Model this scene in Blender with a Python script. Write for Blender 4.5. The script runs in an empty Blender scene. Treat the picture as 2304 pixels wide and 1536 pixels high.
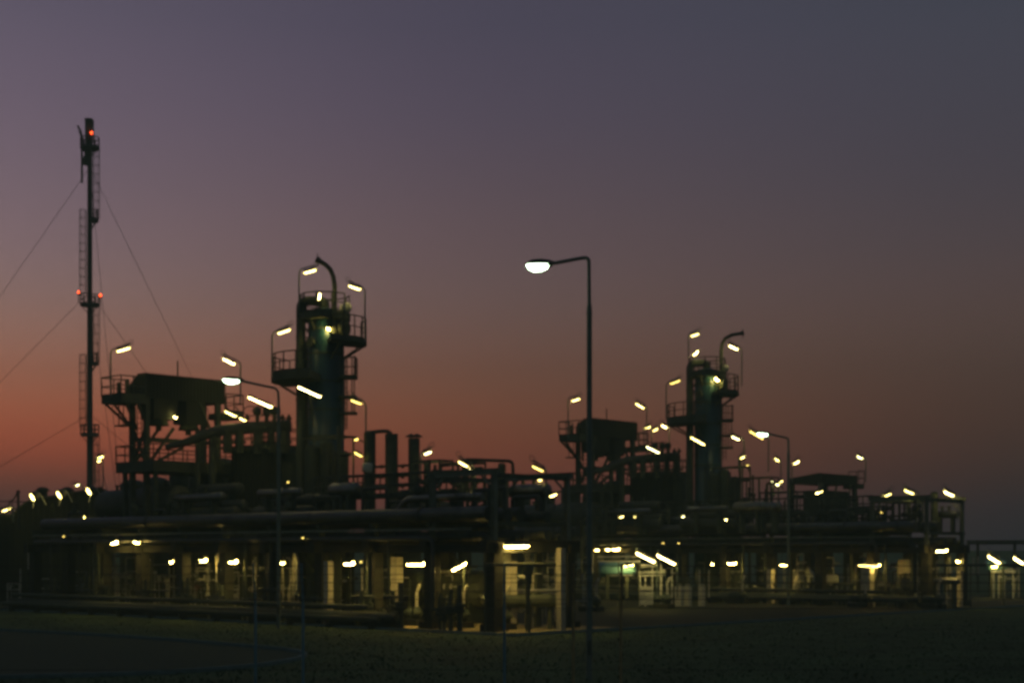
import bpy, math, random
from mathutils import Vector, Matrix
random.seed(11)
scene = bpy.context.scene

# ------------------------------------------------------------------ camera
F, CX, HY, H = 3400.0, 1152.0, 1245.0, 3.5        # focal length and horizon in photo pixels, eye height in metres
cam_d = bpy.data.cameras.new("camera"); cam = bpy.data.objects.new("camera", cam_d)
scene.collection.objects.link(cam); scene.camera = cam
cam.location = (0, 0, H); cam.rotation_euler = (math.pi / 2, 0, 0)
cam_d.sensor_width = 36; cam_d.lens = F / 2304 * 36
cam_d.shift_y = (HY - 768) / 2304
cam_d.clip_start = 0.5; cam_d.clip_end = 6000

# ------------------------------------------------------------------ dusk sky
def lin(c):
    return tuple((x / 255 / 12.92 if x / 255 <= 0.04045 else ((x / 255 + 0.055) / 1.055) ** 2.4) for x in c)
world = bpy.data.worlds.new("World"); scene.world = world; world.use_nodes = True
wn, wl = world.node_tree.nodes, world.node_tree.links
wn.clear()
def wnode(t, **k):
    n = wn.new(t)
    for a, b in k.items(): setattr(n, a, b)
    return n
def wmath(op, a, b=None):
    n = wnode("ShaderNodeMath", operation=op)
    for i, x in enumerate((a, b)):
        if x is None: continue
        if isinstance(x, (int, float)): n.inputs[i].default_value = x
        else: wl.new(x, n.inputs[i])
    return n.outputs[0]
SUN_AZ = -20.0                                       # degrees from the view axis: the sun went down beyond the left edge
tc = wnode("ShaderNodeTexCoord"); sep = wnode("ShaderNodeSeparateXYZ"); wl.new(tc.outputs["Generated"], sep.inputs[0])
elev = wmath("MULTIPLY", wmath("ARCSINE", sep.outputs[2]), 180 / math.pi)
hor = wmath("SQRT", wmath("ADD", wmath("ADD", wmath("MULTIPLY", sep.outputs[0], sep.outputs[0]), wmath("MULTIPLY", sep.outputs[1], sep.outputs[1])), 1e-6))
sx, sy = math.sin(math.radians(SUN_AZ)), math.cos(math.radians(SUN_AZ))
dot = wmath("DIVIDE", wmath("ADD", wmath("MULTIPLY", sep.outputs[0], sx), wmath("MULTIPLY", sep.outputs[1], sy)), hor)
azd = wmath("MULTIPLY", wmath("ARCCOSINE", wmath("MINIMUM", dot, 0.99999)), 180 / math.pi)
epos = wmath("DIVIDE", wmath("ADD", elev, 2.0), 47.0)
def sky_ramp(stops):
    r = wnode("ShaderNodeValToRGB"); cr = r.color_ramp; cr.interpolation = "B_SPLINE"
    st = [((math.degrees(math.atan((HY - y) / F)) if y > -400 else e) + 2, c) for y, c, e in stops]
    while len(cr.elements) < len(st): cr.elements.new(0.5)
    for el, (p, c) in zip(cr.elements, sorted(st, key=lambda q: q[0])):
        el.position = min(1, max(0, p / 47)); el.color = lin(c) + (1,)
    wl.new(epos, r.inputs[0]); return r.outputs[0]
Lr = sky_ramp([(1330, (64, 53, 53), 0), (1245, (72, 55, 55), 0), (1150, (83, 59, 58), 0), (1085, (121, 72, 59), 0), (1020, (186, 89, 64), 0), (950, (201, 108, 77), 0), (880, (201, 124, 96), 0), (790, (184, 131, 113), 0), (690, (161, 128, 122), 0),
               (580, (146, 120, 125), 0), (430, (127, 108, 120), 0), (260, (114, 99, 115), 0), (60, (99, 90, 107), 0), (-500, (74, 73, 90), 28), (-500, (56, 60, 78), 45)])
Cr = sky_ramp([(1330, (66, 45, 45), 0), (1245, (73, 47, 47), 0), (1150, (101, 55, 50), 0), (1085, (127, 63, 48), 0), (1020, (139, 72, 51), 0), (950, (142, 82, 59), 0), (880, (140, 89, 69), 0), (790, (132, 93, 81), 0), (690, (119, 93, 90), 0),
               (580, (110, 88, 91), 0), (430, (97, 81, 90), 0), (260, (84, 74, 90), 0), (60, (76, 69, 86), 0), (-500, (58, 61, 78), 28), (-500, (50, 55, 70), 45)])
Rr = sky_ramp([(1330, (34, 34, 41), 0), (1245, (37, 37, 45), 0), (1150, (50, 43, 49), 0), (1085, (63, 47, 47), 0), (1020, (75, 53, 49), 0), (950, (83, 58, 51), 0), (880, (89, 64, 58), 0), (790, (91, 70, 65), 0), (690, (90, 71, 70), 0),
               (580, (81, 69, 73), 0), (430, (71, 65, 74), 0), (260, (67, 64, 75), 0), (60, (64, 65, 77), 0), (-500, (52, 58, 71), 28), (-500, (48, 54, 68), 45)])
Nr = sky_ramp([(1330, (34, 38, 36), 0), (1245, (38, 42, 42), 0), (950, (48, 52, 54), 0), (580, (52, 57, 62), 0), (60, (52, 58, 66), 0), (-500, (50, 56, 68), 28), (-500, (46, 52, 66), 45)])
def wmap(v, a, b):
    n = wnode("ShaderNodeMapRange", interpolation_type="SMOOTHSTEP"); wl.new(v, n.inputs[0])
    n.inputs[1].default_value, n.inputs[2].default_value = a, b; return n.outputs[0]
def wmix(f, a, b):
    n = wnode("ShaderNodeMix", data_type="RGBA"); wl.new(f, n.inputs[0]); wl.new(a, n.inputs[6]); wl.new(b, n.inputs[7]); return n.outputs[2]
skyc = wmix(wmap(azd, 50, 120), wmix(wmap(azd, 12, 42), wmix(wmap(azd, -8, 22), Lr, Cr), Rr), Nr)
bg = wnode("ShaderNodeBackground"); wl.new(skyc, bg.inputs[0]); bg.inputs[1].default_value = 1.3
wo = wnode("ShaderNodeOutputWorld"); wl.new(bg.outputs[0], wo.inputs[0])

# the sun itself is under the horizon: only a trace of warm skimming light is left
sun_d = bpy.data.lights.new("sun", "SUN"); sun = bpy.data.objects.new("sun", sun_d); scene.collection.objects.link(sun)
sun_d.energy = 0.02; sun_d.angle = math.radians(12); sun_d.color = (1.0, 0.5, 0.3)
sun.rotation_euler = Vector((-sx, -sy, -0.05)).to_track_quat("-Z", "Y").to_euler()

vs = scene.view_settings
vs.view_transform = "Standard"; vs.look = "None"; vs.exposure = 0; vs.gamma = 1; vs.use_curve_mapping = False
scene.render.engine = "CYCLES"
cy = scene.cycles
cy.use_denoising = True; cy.denoiser = "OPENIMAGEDENOISE"
cy.filter_width = 3.2
cy.max_bounces = 4; cy.diffuse_bounces = 2; cy.glossy_bounces = 2; cy.light_sampling_threshold = 0.03; cy.sample_clamp_indirect = 3
cy.caustics_reflective = False; cy.caustics_refractive = False

# ------------------------------------------------------------------ materials
MATS = {}
def mat(name, col, rough=0.6, metal=0.0, var=0.35, scale=2.0, bump=0.0, spec=0.4, emit=None):
    if name in MATS: return MATS[name]
    m = bpy.data.materials.new(name); m.use_nodes = True; MATS[name] = m
    n, l = m.node_tree.nodes, m.node_tree.links
    b = n["Principled BSDF"]
    b.inputs["Roughness"].default_value = rough; b.inputs["Metallic"].default_value = metal
    b.inputs["Specular IOR Level"].default_value = spec
    b.inputs["Base Color"].default_value = tuple(col) + (1,)
    if emit:
        b.inputs["Emission Color"].default_value = tuple(emit) + (1,); b.inputs["Emission Strength"].default_value = 1.0
        return m
    geo = n.new("ShaderNodeNewGeometry"); no = n.new("ShaderNodeTexNoise")
    l.new(geo.outputs["Position"], no.inputs["Vector"]); no.inputs["Scale"].default_value = scale; no.inputs["Detail"].default_value = 6
    no.inputs["Roughness"].default_value = 0.65
    r = n.new("ShaderNodeValToRGB"); l.new(no.outputs[0], r.inputs[0])
    r.color_ramp.elements[0].position = 0.3; r.color_ramp.elements[1].position = 0.72
    r.color_ramp.elements[0].color = tuple(c * (1 - var) for c in col) + (1,)
    r.color_ramp.elements[1].color = tuple(min(1, c * (1 + var)) for c in col) + (1,)
    l.new(r.outputs[0], b.inputs["Base Color"])
    rr = n.new("ShaderNodeMapRange"); l.new(no.outputs[0], rr.inputs[0]); rr.inputs[3].default_value = max(0.05, rough - 0.12); rr.inputs[4].default_value = min(1, rough + 0.15)
    l.new(rr.outputs[0], b.inputs["Roughness"])
    if bump:
        bp = n.new("ShaderNodeBump"); bp.inputs["Strength"].default_value = bump; bp.inputs["Distance"].default_value = 0.03
        n2 = n.new("ShaderNodeTexNoise"); l.new(geo.outputs["Position"], n2.inputs["Vector"]); n2.inputs["Scale"].default_value = scale * 8; n2.inputs["Detail"].default_value = 5
        l.new(n2.outputs[0], bp.inputs["Height"]); l.new(bp.outputs[0], b.inputs["Normal"])
    return m
STEEL = mat("dark_painted_steel", (0.088, 0.104, 0.07), 0.8, 0, 0.4, 1.5, 0.2)
GALV = mat("galvanised_steel", (0.6, 0.6, 0.47), 0.5, 0.1, 0.3, 3.0, 0.15)
FRAMEG = mat("grey_green_frame_paint", (0.2, 0.23, 0.17), 0.6, 0.0, 0.3, 2.0, 0.15)
ALU = mat("aluminium_cladding", (0.22, 0.23, 0.2), 0.33, 0.9, 0.25, 1.2, 0.25)
DULL = mat("dull_front_cladding", (0.11, 0.115, 0.105), 0.4, 0.6, 0.35, 1.0, 0.3)
DALU = mat("weathered_pipe_cladding", (0.075, 0.085, 0.064), 0.6, 0.1, 0.35, 1.2, 0.25)
TEAL = mat("teal_vessel_paint", (0.014, 0.066, 0.088), 0.33, 0.0, 0.3, 0.9, 0.15, 0.6)
PTEAL = mat("lit_teal_paint", (0.2, 0.46, 0.5), 0.4, 0.0, 0.2, 0.9, 0.1, 0.5)  # paler than the tower teal: lamplight on the tanks put into the colour
DGREEN = mat("dark_green_paint", (0.06, 0.08, 0.058), 0.7, 0.0, 0.3, 1.0, 0.15)
CLAD = mat("dark_wall_cladding", (0.036, 0.042, 0.031), 0.95, 0.0, 0.3, 0.7, 0.2)
CONC = mat("shaded_concrete", (0.045, 0.045, 0.034), 0.85, 0, 0.22, 1.8, 0.35, 0.25)  # shade put into the colour, so rack concrete stays near black
LITCONC = mat("lit_concrete", (0.58, 0.54, 0.38), 0.85, 0, 0.15, 1.8, 0.3, 0.25)  # lit copy of the rack concrete, lamplight put into the colour
POLE = mat("lamp_pole_paint", (0.2, 0.25, 0.19), 0.6, 0.0, 0.25, 2.0)
PALE = mat("pale_painted_metal", (0.62, 0.63, 0.5), 0.55, 0.0, 0.2, 2.0, 0.15)
HOUS = mat("luminaire_housing", (0.11, 0.11, 0.08), 0.55, 0.2, 0.25, 4.0)
GRASS = mat("dark_grass", (0.085, 0.135, 0.055), 0.95, 0, 0.5, 0.35, 0.6, 0.1)
ASPH = mat("worn_asphalt", (0.07, 0.1, 0.055), 0.9, 0, 0.55, 5.0, 0.4, 0.2)
YARD = mat("yard_paving", (0.028, 0.036, 0.02), 0.9, 0, 0.45, 0.6, 0.5, 0.2)
KERB = mat("kerb_concrete", (0.18, 0.27, 0.25), 0.85, 0, 0.25, 3.0, 0.2, 0.2)
BROWN = mat("brown_fence_post", (0.4, 0.32, 0.14), 0.7, 0, 0.25, 3.0)
BLUEP = mat("blue_grey_fence_post", (0.18, 0.34, 0.38), 0.6, 0, 0.25, 3.0)
WIRE = mat("fence_wire", (0.12, 0.13, 0.09), 0.6, 0.3, 0.2, 4.0)
DIRT = mat("gravel_strip", (0.09, 0.08, 0.055), 0.95, 0, 0.5, 1.5, 0.6, 0.1)
REDP = mat("red_valve_paint", (0.22, 0.035, 0.025), 0.5, 0, 0.2, 3.0)
TL = mat("fluorescent_diffuser", (0.8, 0.8, 0.7), 0.4, emit=(95.0, 65.0, 17.0))
TLU = mat("small_fluorescent_diffuser", (0.8, 0.8, 0.7), 0.4, emit=(16.0, 12.4, 3.6))
TLV = [TLU, mat("bright_fluorescent_diffuser", (0.8, 0.8, 0.7), 0.4, emit=(34.0, 26.0, 9.0)), mat("aged_fluorescent_diffuser", (0.8, 0.8, 0.7), 0.4, emit=(7.0, 5.0, 1.05)), mat("cool_fluorescent_diffuser", (0.8, 0.8, 0.7), 0.4, emit=(15.0, 13.4, 5.5))]
TLD = mat("dim_fluorescent_diffuser", (0.8, 0.8, 0.7), 0.4, emit=(5.0, 4.2, 1.5))
HG = mat("mercury_lamp_lens", (0.8, 0.85, 0.8), 0.3, emit=(9.0, 12.5, 8.2))
RED = mat("red_obstruction_lens", (0.8, 0.1, 0.05), 0.3, emit=(9.0, 0.7, 0.14))

# ------------------------------------------------------------------ geometry helpers
AL = math.radians(43)
U = Vector((math.cos(AL), -math.sin(AL), 0))          # along the racks: to the right and towards the camera
V = Vector((math.sin(AL), math.cos(AL), 0))           # across the racks: to the right and away
Z = Vector((0, 0, 1)); XX = Vector((1, 0, 0)); YY = Vector((0, 1, 0))
OFF = Vector((0, 0, 0))
def P(px, py, Y):
    return Vector(((px - CX) * Y / F, Y, H + (HY - py) * Y / F)) + OFF
def G(px, Y, z=0.0):
    return Vector(((px - CX) * Y / F, Y, z)) + OFF
def zy(py, Y):
    return H + (HY - py) * Y / F

class MB:
    def __init__(s): s.v, s.f, s.sm = [], [], []
    def add(s, vs, fs, smooth=False):
        o = len(s.v); s.v += [Vector(p) for p in vs]; s.f += [[i + o for i in f] for f in fs]
        s.sm += [smooth] * len(fs); return s
    def box(s, c, su, sv, sz, ax=None, ay=None):
        ax = ax or U; ay = ay or V; c = Vector(c); az = ax.cross(ay)
        vs = [c + ax * (i * su / 2) + ay * (j * sv / 2) + az * (k * sz / 2) for k in (-1, 1) for j in (-1, 1) for i in (-1, 1)]
        return s.add(vs, [(0, 2, 3, 1), (4, 5, 7, 6), (0, 1, 5, 4), (2, 6, 7, 3), (0, 4, 6, 2), (1, 3, 7, 5)])
    def cbox(s, corner, lu, lv, z0, z1):               # near corner; runs -U by lu and +V by lv
        c = Vector(corner); c.z = 0
        return s.box(c - U * (lu / 2) + V * (lv / 2) + Z * ((z0 + z1) / 2), lu, lv, z1 - z0)
    def frame(s, d):
        d = d.normalized(); a = Z if abs(d.z) < 0.9 else XX
        x = d.cross(a).normalized(); return x, d.cross(x).normalized()
    def beam(s, p, q, w, h=None):
        p, q = Vector(p), Vector(q); d = q - p; x, y = s.frame(d)
        return s.box((p + q) / 2, d.length, w, h or w, d.normalized(), x)
    def cyl(s, p, q, r, r2=None, n=10, caps=True):
        p, q = Vector(p), Vector(q); r2 = r if r2 is None else r2; x, y = s.frame(q - p)
        ring = lambda c, rr: [c + (x * math.cos(2 * math.pi * i / n) + y * math.sin(2 * math.pi * i / n)) * rr for i in range(n)]
        a, b = ring(p, r), ring(q, r2)
        s.add(a + b, [(i, (i + 1) % n, (i + 1) % n + n, i + n) for i in range(n)], True)
        if caps: s.add(a, [list(range(n))[::-1]]); s.add(b, [list(range(n))])
        return s
    def tube(s, pts, r, n=8, caps=True, closed=False):
        pts = [Vector(p) for p in pts]; rings = []; x = None; m = len(pts)
        for i, p in enumerate(pts):
            if closed: d = pts[(i + 1) % m] - pts[i - 1]
            else: d = (pts[min(i + 1, m - 1)] - pts[max(i - 1, 0)])
            d.normalize()
            if x is None: x, _ = s.frame(d)
            x = (x - d * x.dot(d)).normalized(); y = d.cross(x)
            rr = r[i] if isinstance(r, (list, tuple)) else r
            rings.append([p + (x * math.cos(2 * math.pi * k / n) + y * math.sin(2 * math.pi * k / n)) * rr for k in range(n)])
        vs = [v for g in rings for v in g]
        fs = [(i * n + k, i * n + (k + 1) % n, ((i + 1) % m) * n + (k + 1) % n, ((i + 1) % m) * n + k) for i in range(m if closed else m - 1) for k in range(n)]
        s.add(vs, fs, True)
        if caps and not closed: s.add(rings[0], [list(range(n))[::-1]]); s.add(rings[-1], [list(range(n))])
        return s
    def revolve(s, c, axis, prof, n=18):               # prof: (distance along axis, radius)
        c = Vector(c); axis = axis.normalized(); x, y = s.frame(axis); rings = []
        for t, r in prof:
            rings += [c + axis * t + (x * math.cos(2 * math.pi * k / n) + y * math.sin(2 * math.pi * k / n)) * max(r, 1e-4) for k in range(n)]
        return s.add(rings, [(i * n + k, i * n + (k + 1) % n, (i + 1) * n + (k + 1) % n, (i + 1) * n + k) for i in range(len(prof) - 1) for k in range(n)], True)
    def drum(s, p, q, r, n=18, dome=0.45):
        p, q = Vector(p), Vector(q); L = (q - p).length
        pr = [(-r * dome * math.cos(a), r * math.sin(a)) for a in [i * math.pi / 10 for i in range(6)]]
        pr += [(L - t, rr) for t, rr in pr[::-1]]
        return s.revolve(p, q - p, pr, n)
    def prism(s, pts, vec):
        n = len(pts); a = [Vector(p) for p in pts]; b = [p + Vector(vec) for p in a]
        return s.add(a + b, [list(range(n))[::-1], [i + n for i in range(n)]] + [(i, (i + 1) % n, (i + 1) % n + n, i + n) for i in range(n)])
    def rail(s, pts, closed=False, h=1.1, r=0.04, gap=1.0, mid=True, toe=True):
        pts = [Vector(p) for p in pts]; seg = list(zip(pts, pts[1:] + ([pts[0]] if closed else [])))
        if not closed: seg = seg[:len(pts) - 1]
        for a, b in seg:
            k = max(1, round((b - a).length / gap))
            for i in range(k + 1):
                c = a.lerp(b, i / k); s.cyl(c, c + Z * h, r, n=5, caps=False)
            s.cyl(a + Z * h, b + Z * h, r, n=5, caps=False)
            if mid: s.cyl(a + Z * h * 0.52, b + Z * h * 0.52, r * 0.8, n=5, caps=False)
            if toe: s.beam(a + Z * 0.07, b + Z * 0.07, 0.14 if abs((b - a).normalized().z) > 0.9 else 0.02, 0.14)
        return s
    def ladder(s, a, b, side, w=0.45, r=0.028, step=0.3, cage=None):
        a, b = Vector(a), Vector(b); sd = side.normalized() * (w / 2)
        for k in (-1, 1): s.cyl(a + sd * k, b + sd * k, r, n=5)
        n = max(2, int((b - a).length / step))
        for i in range(1, n):
            c = a.lerp(b, i / n); s.cyl(c - sd, c + sd, r * 0.7, n=4, caps=False)
        if cage is not None:
            out = cage.normalized(); m = max(2, int((b - a).length / 0.9)); hoop = []
            for i in range(m + 1):
                c = a.lerp(b, i / m)
                ring = [c + sd.normalized() * (0.36 * math.cos(t)) + out * (0.7 * math.sin(t)) for t in [j * math.pi / 6 for j in range(7)]]
                s.tube(ring, 0.022, 4); hoop.append(ring)
            for j in (1, 2, 3, 4, 5): s.cyl(hoop[0][j], hoop[-1][j], 0.018, n=4, caps=False)
        return s
    def build(s, name, material, root=None):
        me = bpy.data.meshes.new(name)
        inv = ROOTM[root.name].inverted() if root is not None else None
        me.from_pydata([tuple(inv @ p if inv else p) for p in s.v], [], s.f)
        me.polygons.foreach_set("use_smooth", s.sm); me.materials.append(material); me.update()
        o = bpy.data.objects.new(name, me); scene.collection.objects.link(o)
        if root is not None: o.parent = root; ROOTM[o.name] = ROOTM[root.name]
        return o

ROOTM = {}
def tag(o, label, cat, group=None, kind=None):
    o["label"] = label; o["category"] = cat
    if group: o["group"] = group
    if kind: o["kind"] = kind
    return o
def thing(name, label, cat, loc, group=None, rot=-AL):
    o = bpy.data.objects.new(name, None); scene.collection.objects.link(o); o.empty_display_size = 0.3
    o.location = loc; o.rotation_euler = (0, 0, rot)
    ROOTM[o.name] = Matrix.Translation(Vector(loc)) @ Matrix.Rotation(rot, 4, "Z")
    return tag(o, label, cat, group)
def single(name, label, cat, mb, material, group=None, loc=None, rot=-AL, kind=None):
    loc = Vector(loc) if loc is not None else Vector(mb.v[0])
    M = Matrix.Translation(loc) @ Matrix.Rotation(rot, 4, "Z"); inv = M.inverted()
    me = bpy.data.meshes.new(name); me.from_pydata([tuple(inv @ p) for p in mb.v], [], mb.f)
    me.polygons.foreach_set("use_smooth", mb.sm); me.materials.append(material); me.update()
    o = bpy.data.objects.new(name, me); scene.collection.objects.link(o); o.location = loc; o.rotation_euler = (0, 0, rot)
    ROOTM[o.name] = M
    return tag(o, label, cat, group, kind)
def structure(name, mb, material):
    o = mb.build(name, material); o["kind"] = "structure"; return o
def rounded(pts, rad, k=5):                            # round the corners of a polyline
    pts = [Vector(p) for p in pts]; out = [pts[0]]
    for a, b, c in zip(pts, pts[1:], pts[2:]):
        r = min(rad, (a - b).length * 0.49, (c - b).length * 0.49)
        p, q = b + (a - b).normalized() * r, b + (c - b).normalized() * r
        out += [p.lerp(b, t).lerp(b.lerp(q, t), t) for t in [i / k for i in range(k + 1)]]
    return out + [pts[-1]]
ORD = ["first", "second", "third", "fourth", "fifth", "sixth", "seventh", "eighth", "ninth", "tenth", "eleventh", "twelfth", "thirteenth", "fourteenth", "fifteenth", "sixteenth", "seventeenth", "eighteenth", "nineteenth", "twentieth", "twenty-first", "twenty-second", "twenty-third", "twenty-fourth", "twenty-fifth", "twenty-sixth", "twenty-seventh", "twenty-eighth"]


# ------------------------------------------------------------------ ground, road, yard
g = MB(); g.add([(-260, -40, 0), (260, -40, 0), (260, 420, 0), (-260, 420, 0)], [(0, 1, 2, 3)])
structure("ground", g, GRASS)
g = MB(); g.prism([(-260, 380, 0), (-260, 388, 4.3), (-260, 394, 4.3), (-260, 404, 0)], (520, 0, 0)); structure("dike_hill", g, GRASS)
kp = rounded([(-75, 100, 0), (-36, 77, 0), (-16.5, 64, 0), (-6.2, 52.5, 0), (-8.5, 44, 0), (-30, 37.5, 0), (-75, 27, 0)], 7, 10)
g = MB(); g.add([p + Z * 0.008 for p in kp], [list(range(len(kp)))[::-1]]); structure("road", g, ASPH)
g = MB()
for a, b in zip(kp, kp[1:]):
    g.beam(a + Z * 0.06, b + Z * 0.06, 0.16, 0.13)
structure("kerb", g, KERB)
g = MB(); a = G(1112, 68) + U * 3.2 - V * 2.2
g.add([a + Z * 0.004, a - U * 62 + Z * 0.004, a - U * 62 + V * 75 + Z * 0.004, a + V * 75 + Z * 0.004][::-1], [(0, 1, 2, 3)]); structure("plant_yard", g, YARD)
g = MB()
g.beam(a + Z * 0.05, a - U * 62 + Z * 0.05, 0.15, 0.12); g.beam(a + Z * 0.05 + V * 0.2, a + V * 75 + Z * 0.05, 0.15, 0.12); structure("yard_kerb", g, KERB)

# ------------------------------------------------------------------ pipe racks
A1 = Vector((( 1112 - CX) * 68 / F, 68, 0))
A2 = Vector((( 2085 - CX) * 99.3 / F, 99.3, 0))
def on_rack(A, px, v):                                 # distance t along -U where the line v metres behind the front row crosses photo column px
    S = A + V * v; k = (px - CX) / F
    t = (S.x - k * S.y) / (U.x - k * U.y); return S - U * t
def rack(word, A, n):
    L = 4.0 * (n - 1)
    r = thing("pipe_rack", f"{word} long concrete pipe rack with square columns and steel upper tier", "pipe rack", A, "concrete pipe racks")
    for i in range(n):
        for v in (0, 5):
            c = A - U * 4 * i + V * v
            MB().box(c + Z * 1.775, 0.56, 0.56, 3.55).build("column", CONC, r)
            MB().box(c + Z * 0.16, 0.9, 0.9, 0.32).build("footing", CONC, r)
            hh = 7.2 if i in (0, 1) else 5.0
            m = MB().box(c + Z * (4.1 + hh) / 2, 0.05, 0.2, hh - 4.1)
            for k in (-1, 1): m.box(c + Z * (4.1 + hh) / 2 + U * k * 0.1, 0.025, 0.24, hh - 4.1)
            m.build("steel_post", FRAMEG if i in (0, 1) else STEEL, r)
        c = A - U * 4 * i + V * 2.5
        MB().box(c + Z * 3.83, 0.45, 6.4, 0.55).build("crossbeam", CONC, r)
        MB().box(c + Z * 4.87, 0.18, 5.6, 0.2).build("upper_beam", STEEL, r)
    for v in (0, 5):
        MB().box(A - U * L / 2 + V * v + Z * 3.75, L + 0.8, 0.3, 0.36).build("longitudinal_beam", CONC, r)
        m = MB().box(A - U * 2 + V * v + Z * 7.2, 4.6, 0.05, 0.26)
        for k in (-1, 1): m.box(A - U * 2 + V * v + Z * (7.2 + 0.13 * k), 4.6, 0.2, 0.03)
        for k in (0.3, 3.7): m.beam(A - U * k + V * v + Z * 6.6, A - U * (k + (0.55 if k < 1 else -0.55)) + V * v + Z * 7.1, 0.08)
        m.build("frame_beam", FRAMEG, r)
    for k in (0, 4):
        MB().box(A - U * k + V * 2.5 + Z * 7.05, 0.12, 4.9, 0.2).build("frame_crossbeam", STEEL, r)
    for k in (6, 18, 30):
        MB().beam(A - U * (k - 1.8) + V * 5 + Z * 0.4, A - U * (k + 1.8) + V * 5 + Z * 3.5, 0.1).build("wind_brace", STEEL, r)
    return r
rack("nearer", A1, 11); rack("farther", A2, 11)

def rack_pipes(word, A, L):
    lower = [(-0.55, 0.11, DULL, 0), (0.55, 0.2, DALU, 1), (1.15, 0.13, STEEL, 0), (1.75, 0.24, DALU, 0), (2.5, 0.17, STEEL, 1), (3.2, 0.26, DALU, 0), (4.0, 0.15, STEEL, 0), (4.6, 0.2, DALU, 1)]
    upper = [(-0.1, 0.34, DULL, 0), (0.75, 0.22, STEEL, 0), (1.45, 0.3, DALU, 0), (2.3, 0.2, STEEL, 0), (3.1, 0.36, DALU, 0), (4.05, 0.25, STEEL, 0), (4.85, 0.3, DALU, 0)]
    for tier, z, lst in (("lower", 4.105, lower), ("upper", 4.97, upper)):
        for i, (v, rad, ma, drop) in enumerate(lst):
            t0 = -0.4 if not drop else random.uniform(0.8, 3.2)
            if tier == "lower" and i == 0: t0 = 3.4; drop = 1
            if tier == "upper": t0 = random.uniform(0.2, 1.6)
            t1 = L - random.uniform(0, 2)
            s, e = A - U * t0 + V * v + Z * (z + rad), A - U * t1 + V * v + Z * (z + rad)
            pts = [s, e]
            if drop: pts = rounded([s - Z * (s.z - 0.9), s, e], rad * 3)
            m = MB().tube(pts, rad, 12)
            t = 2.0
            while t < L - 2:                            # clamp bands and flanges
                c = A - U * t + V * v + Z * (z + rad)
                if t > t0 + 0.6: m.cyl(c - U * 0.05, c + U * 0.05, rad * (1.18 if random.random() < 0.4 else 1.05), n=12)
                t += random.choice((4.0, 4.0, 2.6))
            single("rack_pipe", f"{ORD[i]} clad pipe from the front on the {tier} tier of the {word} rack", "pipe", m, ma, f"pipes lying on the {word} rack")
rack_pipes("nearer", A1, 40); rack_pipes("farther", A2, 40)

# branch pipe that climbs out of the nearer rack, and lagged drums resting on the racks
def branch(word, A, t, zt, ln):
    b = A - U * t + V * 0.9
    pts = rounded([b + Z * 5.35, b + U * 0.9 + Z * 6.15, b + U * ln + Z * zt], 0.35)
    m = MB().tube(pts, 0.17, 12)
    for k in (0.35, 0.65, 0.9): c = pts[-2].lerp(pts[-1], k); m.cyl(c - U * 0.04, c + U * 0.04, 0.21, n=12)
    single("branch_pipe", f"bright clad branch pipe rising at a slant from the {word} rack", "pipe", m, ALU, "slanting branch pipes")
branch("nearer", A1, 7.6, 6.15, 6.0); branch("farther", A2, 16.5, 6.1, -6.0); 

def drum_thing(label, p, q, r, ma, name="horizontal_vessel", group=None, nozz=True, zb=None):
    p, q = Vector(p), Vector(q); d = (q - p).normalized()
    root = thing(name, label, "vessel", Vector(((p.x + q.x) / 2, (p.y + q.y) / 2, zb if zb is not None else p.z - r - 0.4)), group)
    m = MB().drum(p, q, r)
    for k in (0.04, 0.34, 0.66, 0.96): c = p.lerp(q, k); m.cyl(c - d * 0.03, c + d * 0.03, r * 1.015, n=18, caps=False)
    m.build("shell", ma, root)
    zb = root.location.z
    for k in (0.2, 0.8):
        c = p.lerp(q, k); c.z = (zb + p.z - r * 0.5) / 2
        MB().box(c, 0.18, r * 1.5, p.z - r * 0.5 - zb, d, Z.cross(d)).build("saddle", STEEL, root)
    if nozz:
        for k in (0.3, 0.62):
            c = p.lerp(q, k); m = MB().cyl(c + Z * r * 0.9, c + Z * (r + 0.28), 0.09, n=8); m.cyl(c + Z * (r + 0.22), c + Z * (r + 0.3), 0.15, n=10); m.build("nozzle", STEEL, root)
    return root
def upright(label, px, py_top, Y, r, ma, name="vertical_vessel", group=None, z0=0.0, flare=None, dome=True, base=True):
    c = G(px, Y); zt = zy(py_top, Y) + OFF.z
    root = thing(name, label, "vessel" if name == "vertical_vessel" else "stack", c + Z * z0, group)
    pr = [(z0 + 0.25, r * (1.0 if not flare else flare))]
    if flare: pr += [(z0 + (zt - z0) * 0.5, r * flare), (z0 + (zt - z0) * 0.55, r)]
    pr += [(zt - (r * 0.5 if dome else 0), r)]
    m = MB().revolve(c, Z, pr, 18)
    if dome: m.revolve(c, Z, [(zt - r * 0.5 * (1 - math.sin(a)), r * math.cos(a)) for a in [i * math.pi / 10 for i in range(6)]], 18)
    else: m.revolve(c, Z, [(zt, r), (zt, r * 0.8), (zt - 0.4, r * 0.8)], 18)
    m.build("shell", ma, root)
    m = MB()
    for k in range(1, int((zt - z0) / 1.9)): m.cyl(c + Z * (z0 + 1.9 * k), c + Z * (z0 + 1.9 * k + 0.07), r * 1.06 if not flare or 1.9 * k > (zt - z0) * 0.56 else r * flare * 1.03, n=18)
    m.build("band", STEEL, root)
    if base: MB().revolve(c, Z, [(z0, r * 1.5), (z0 + 0.28, r * 1.45), (z0 + 0.3, 0.01)], 18).build("base_ring", CONC, root)
    return root

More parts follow.
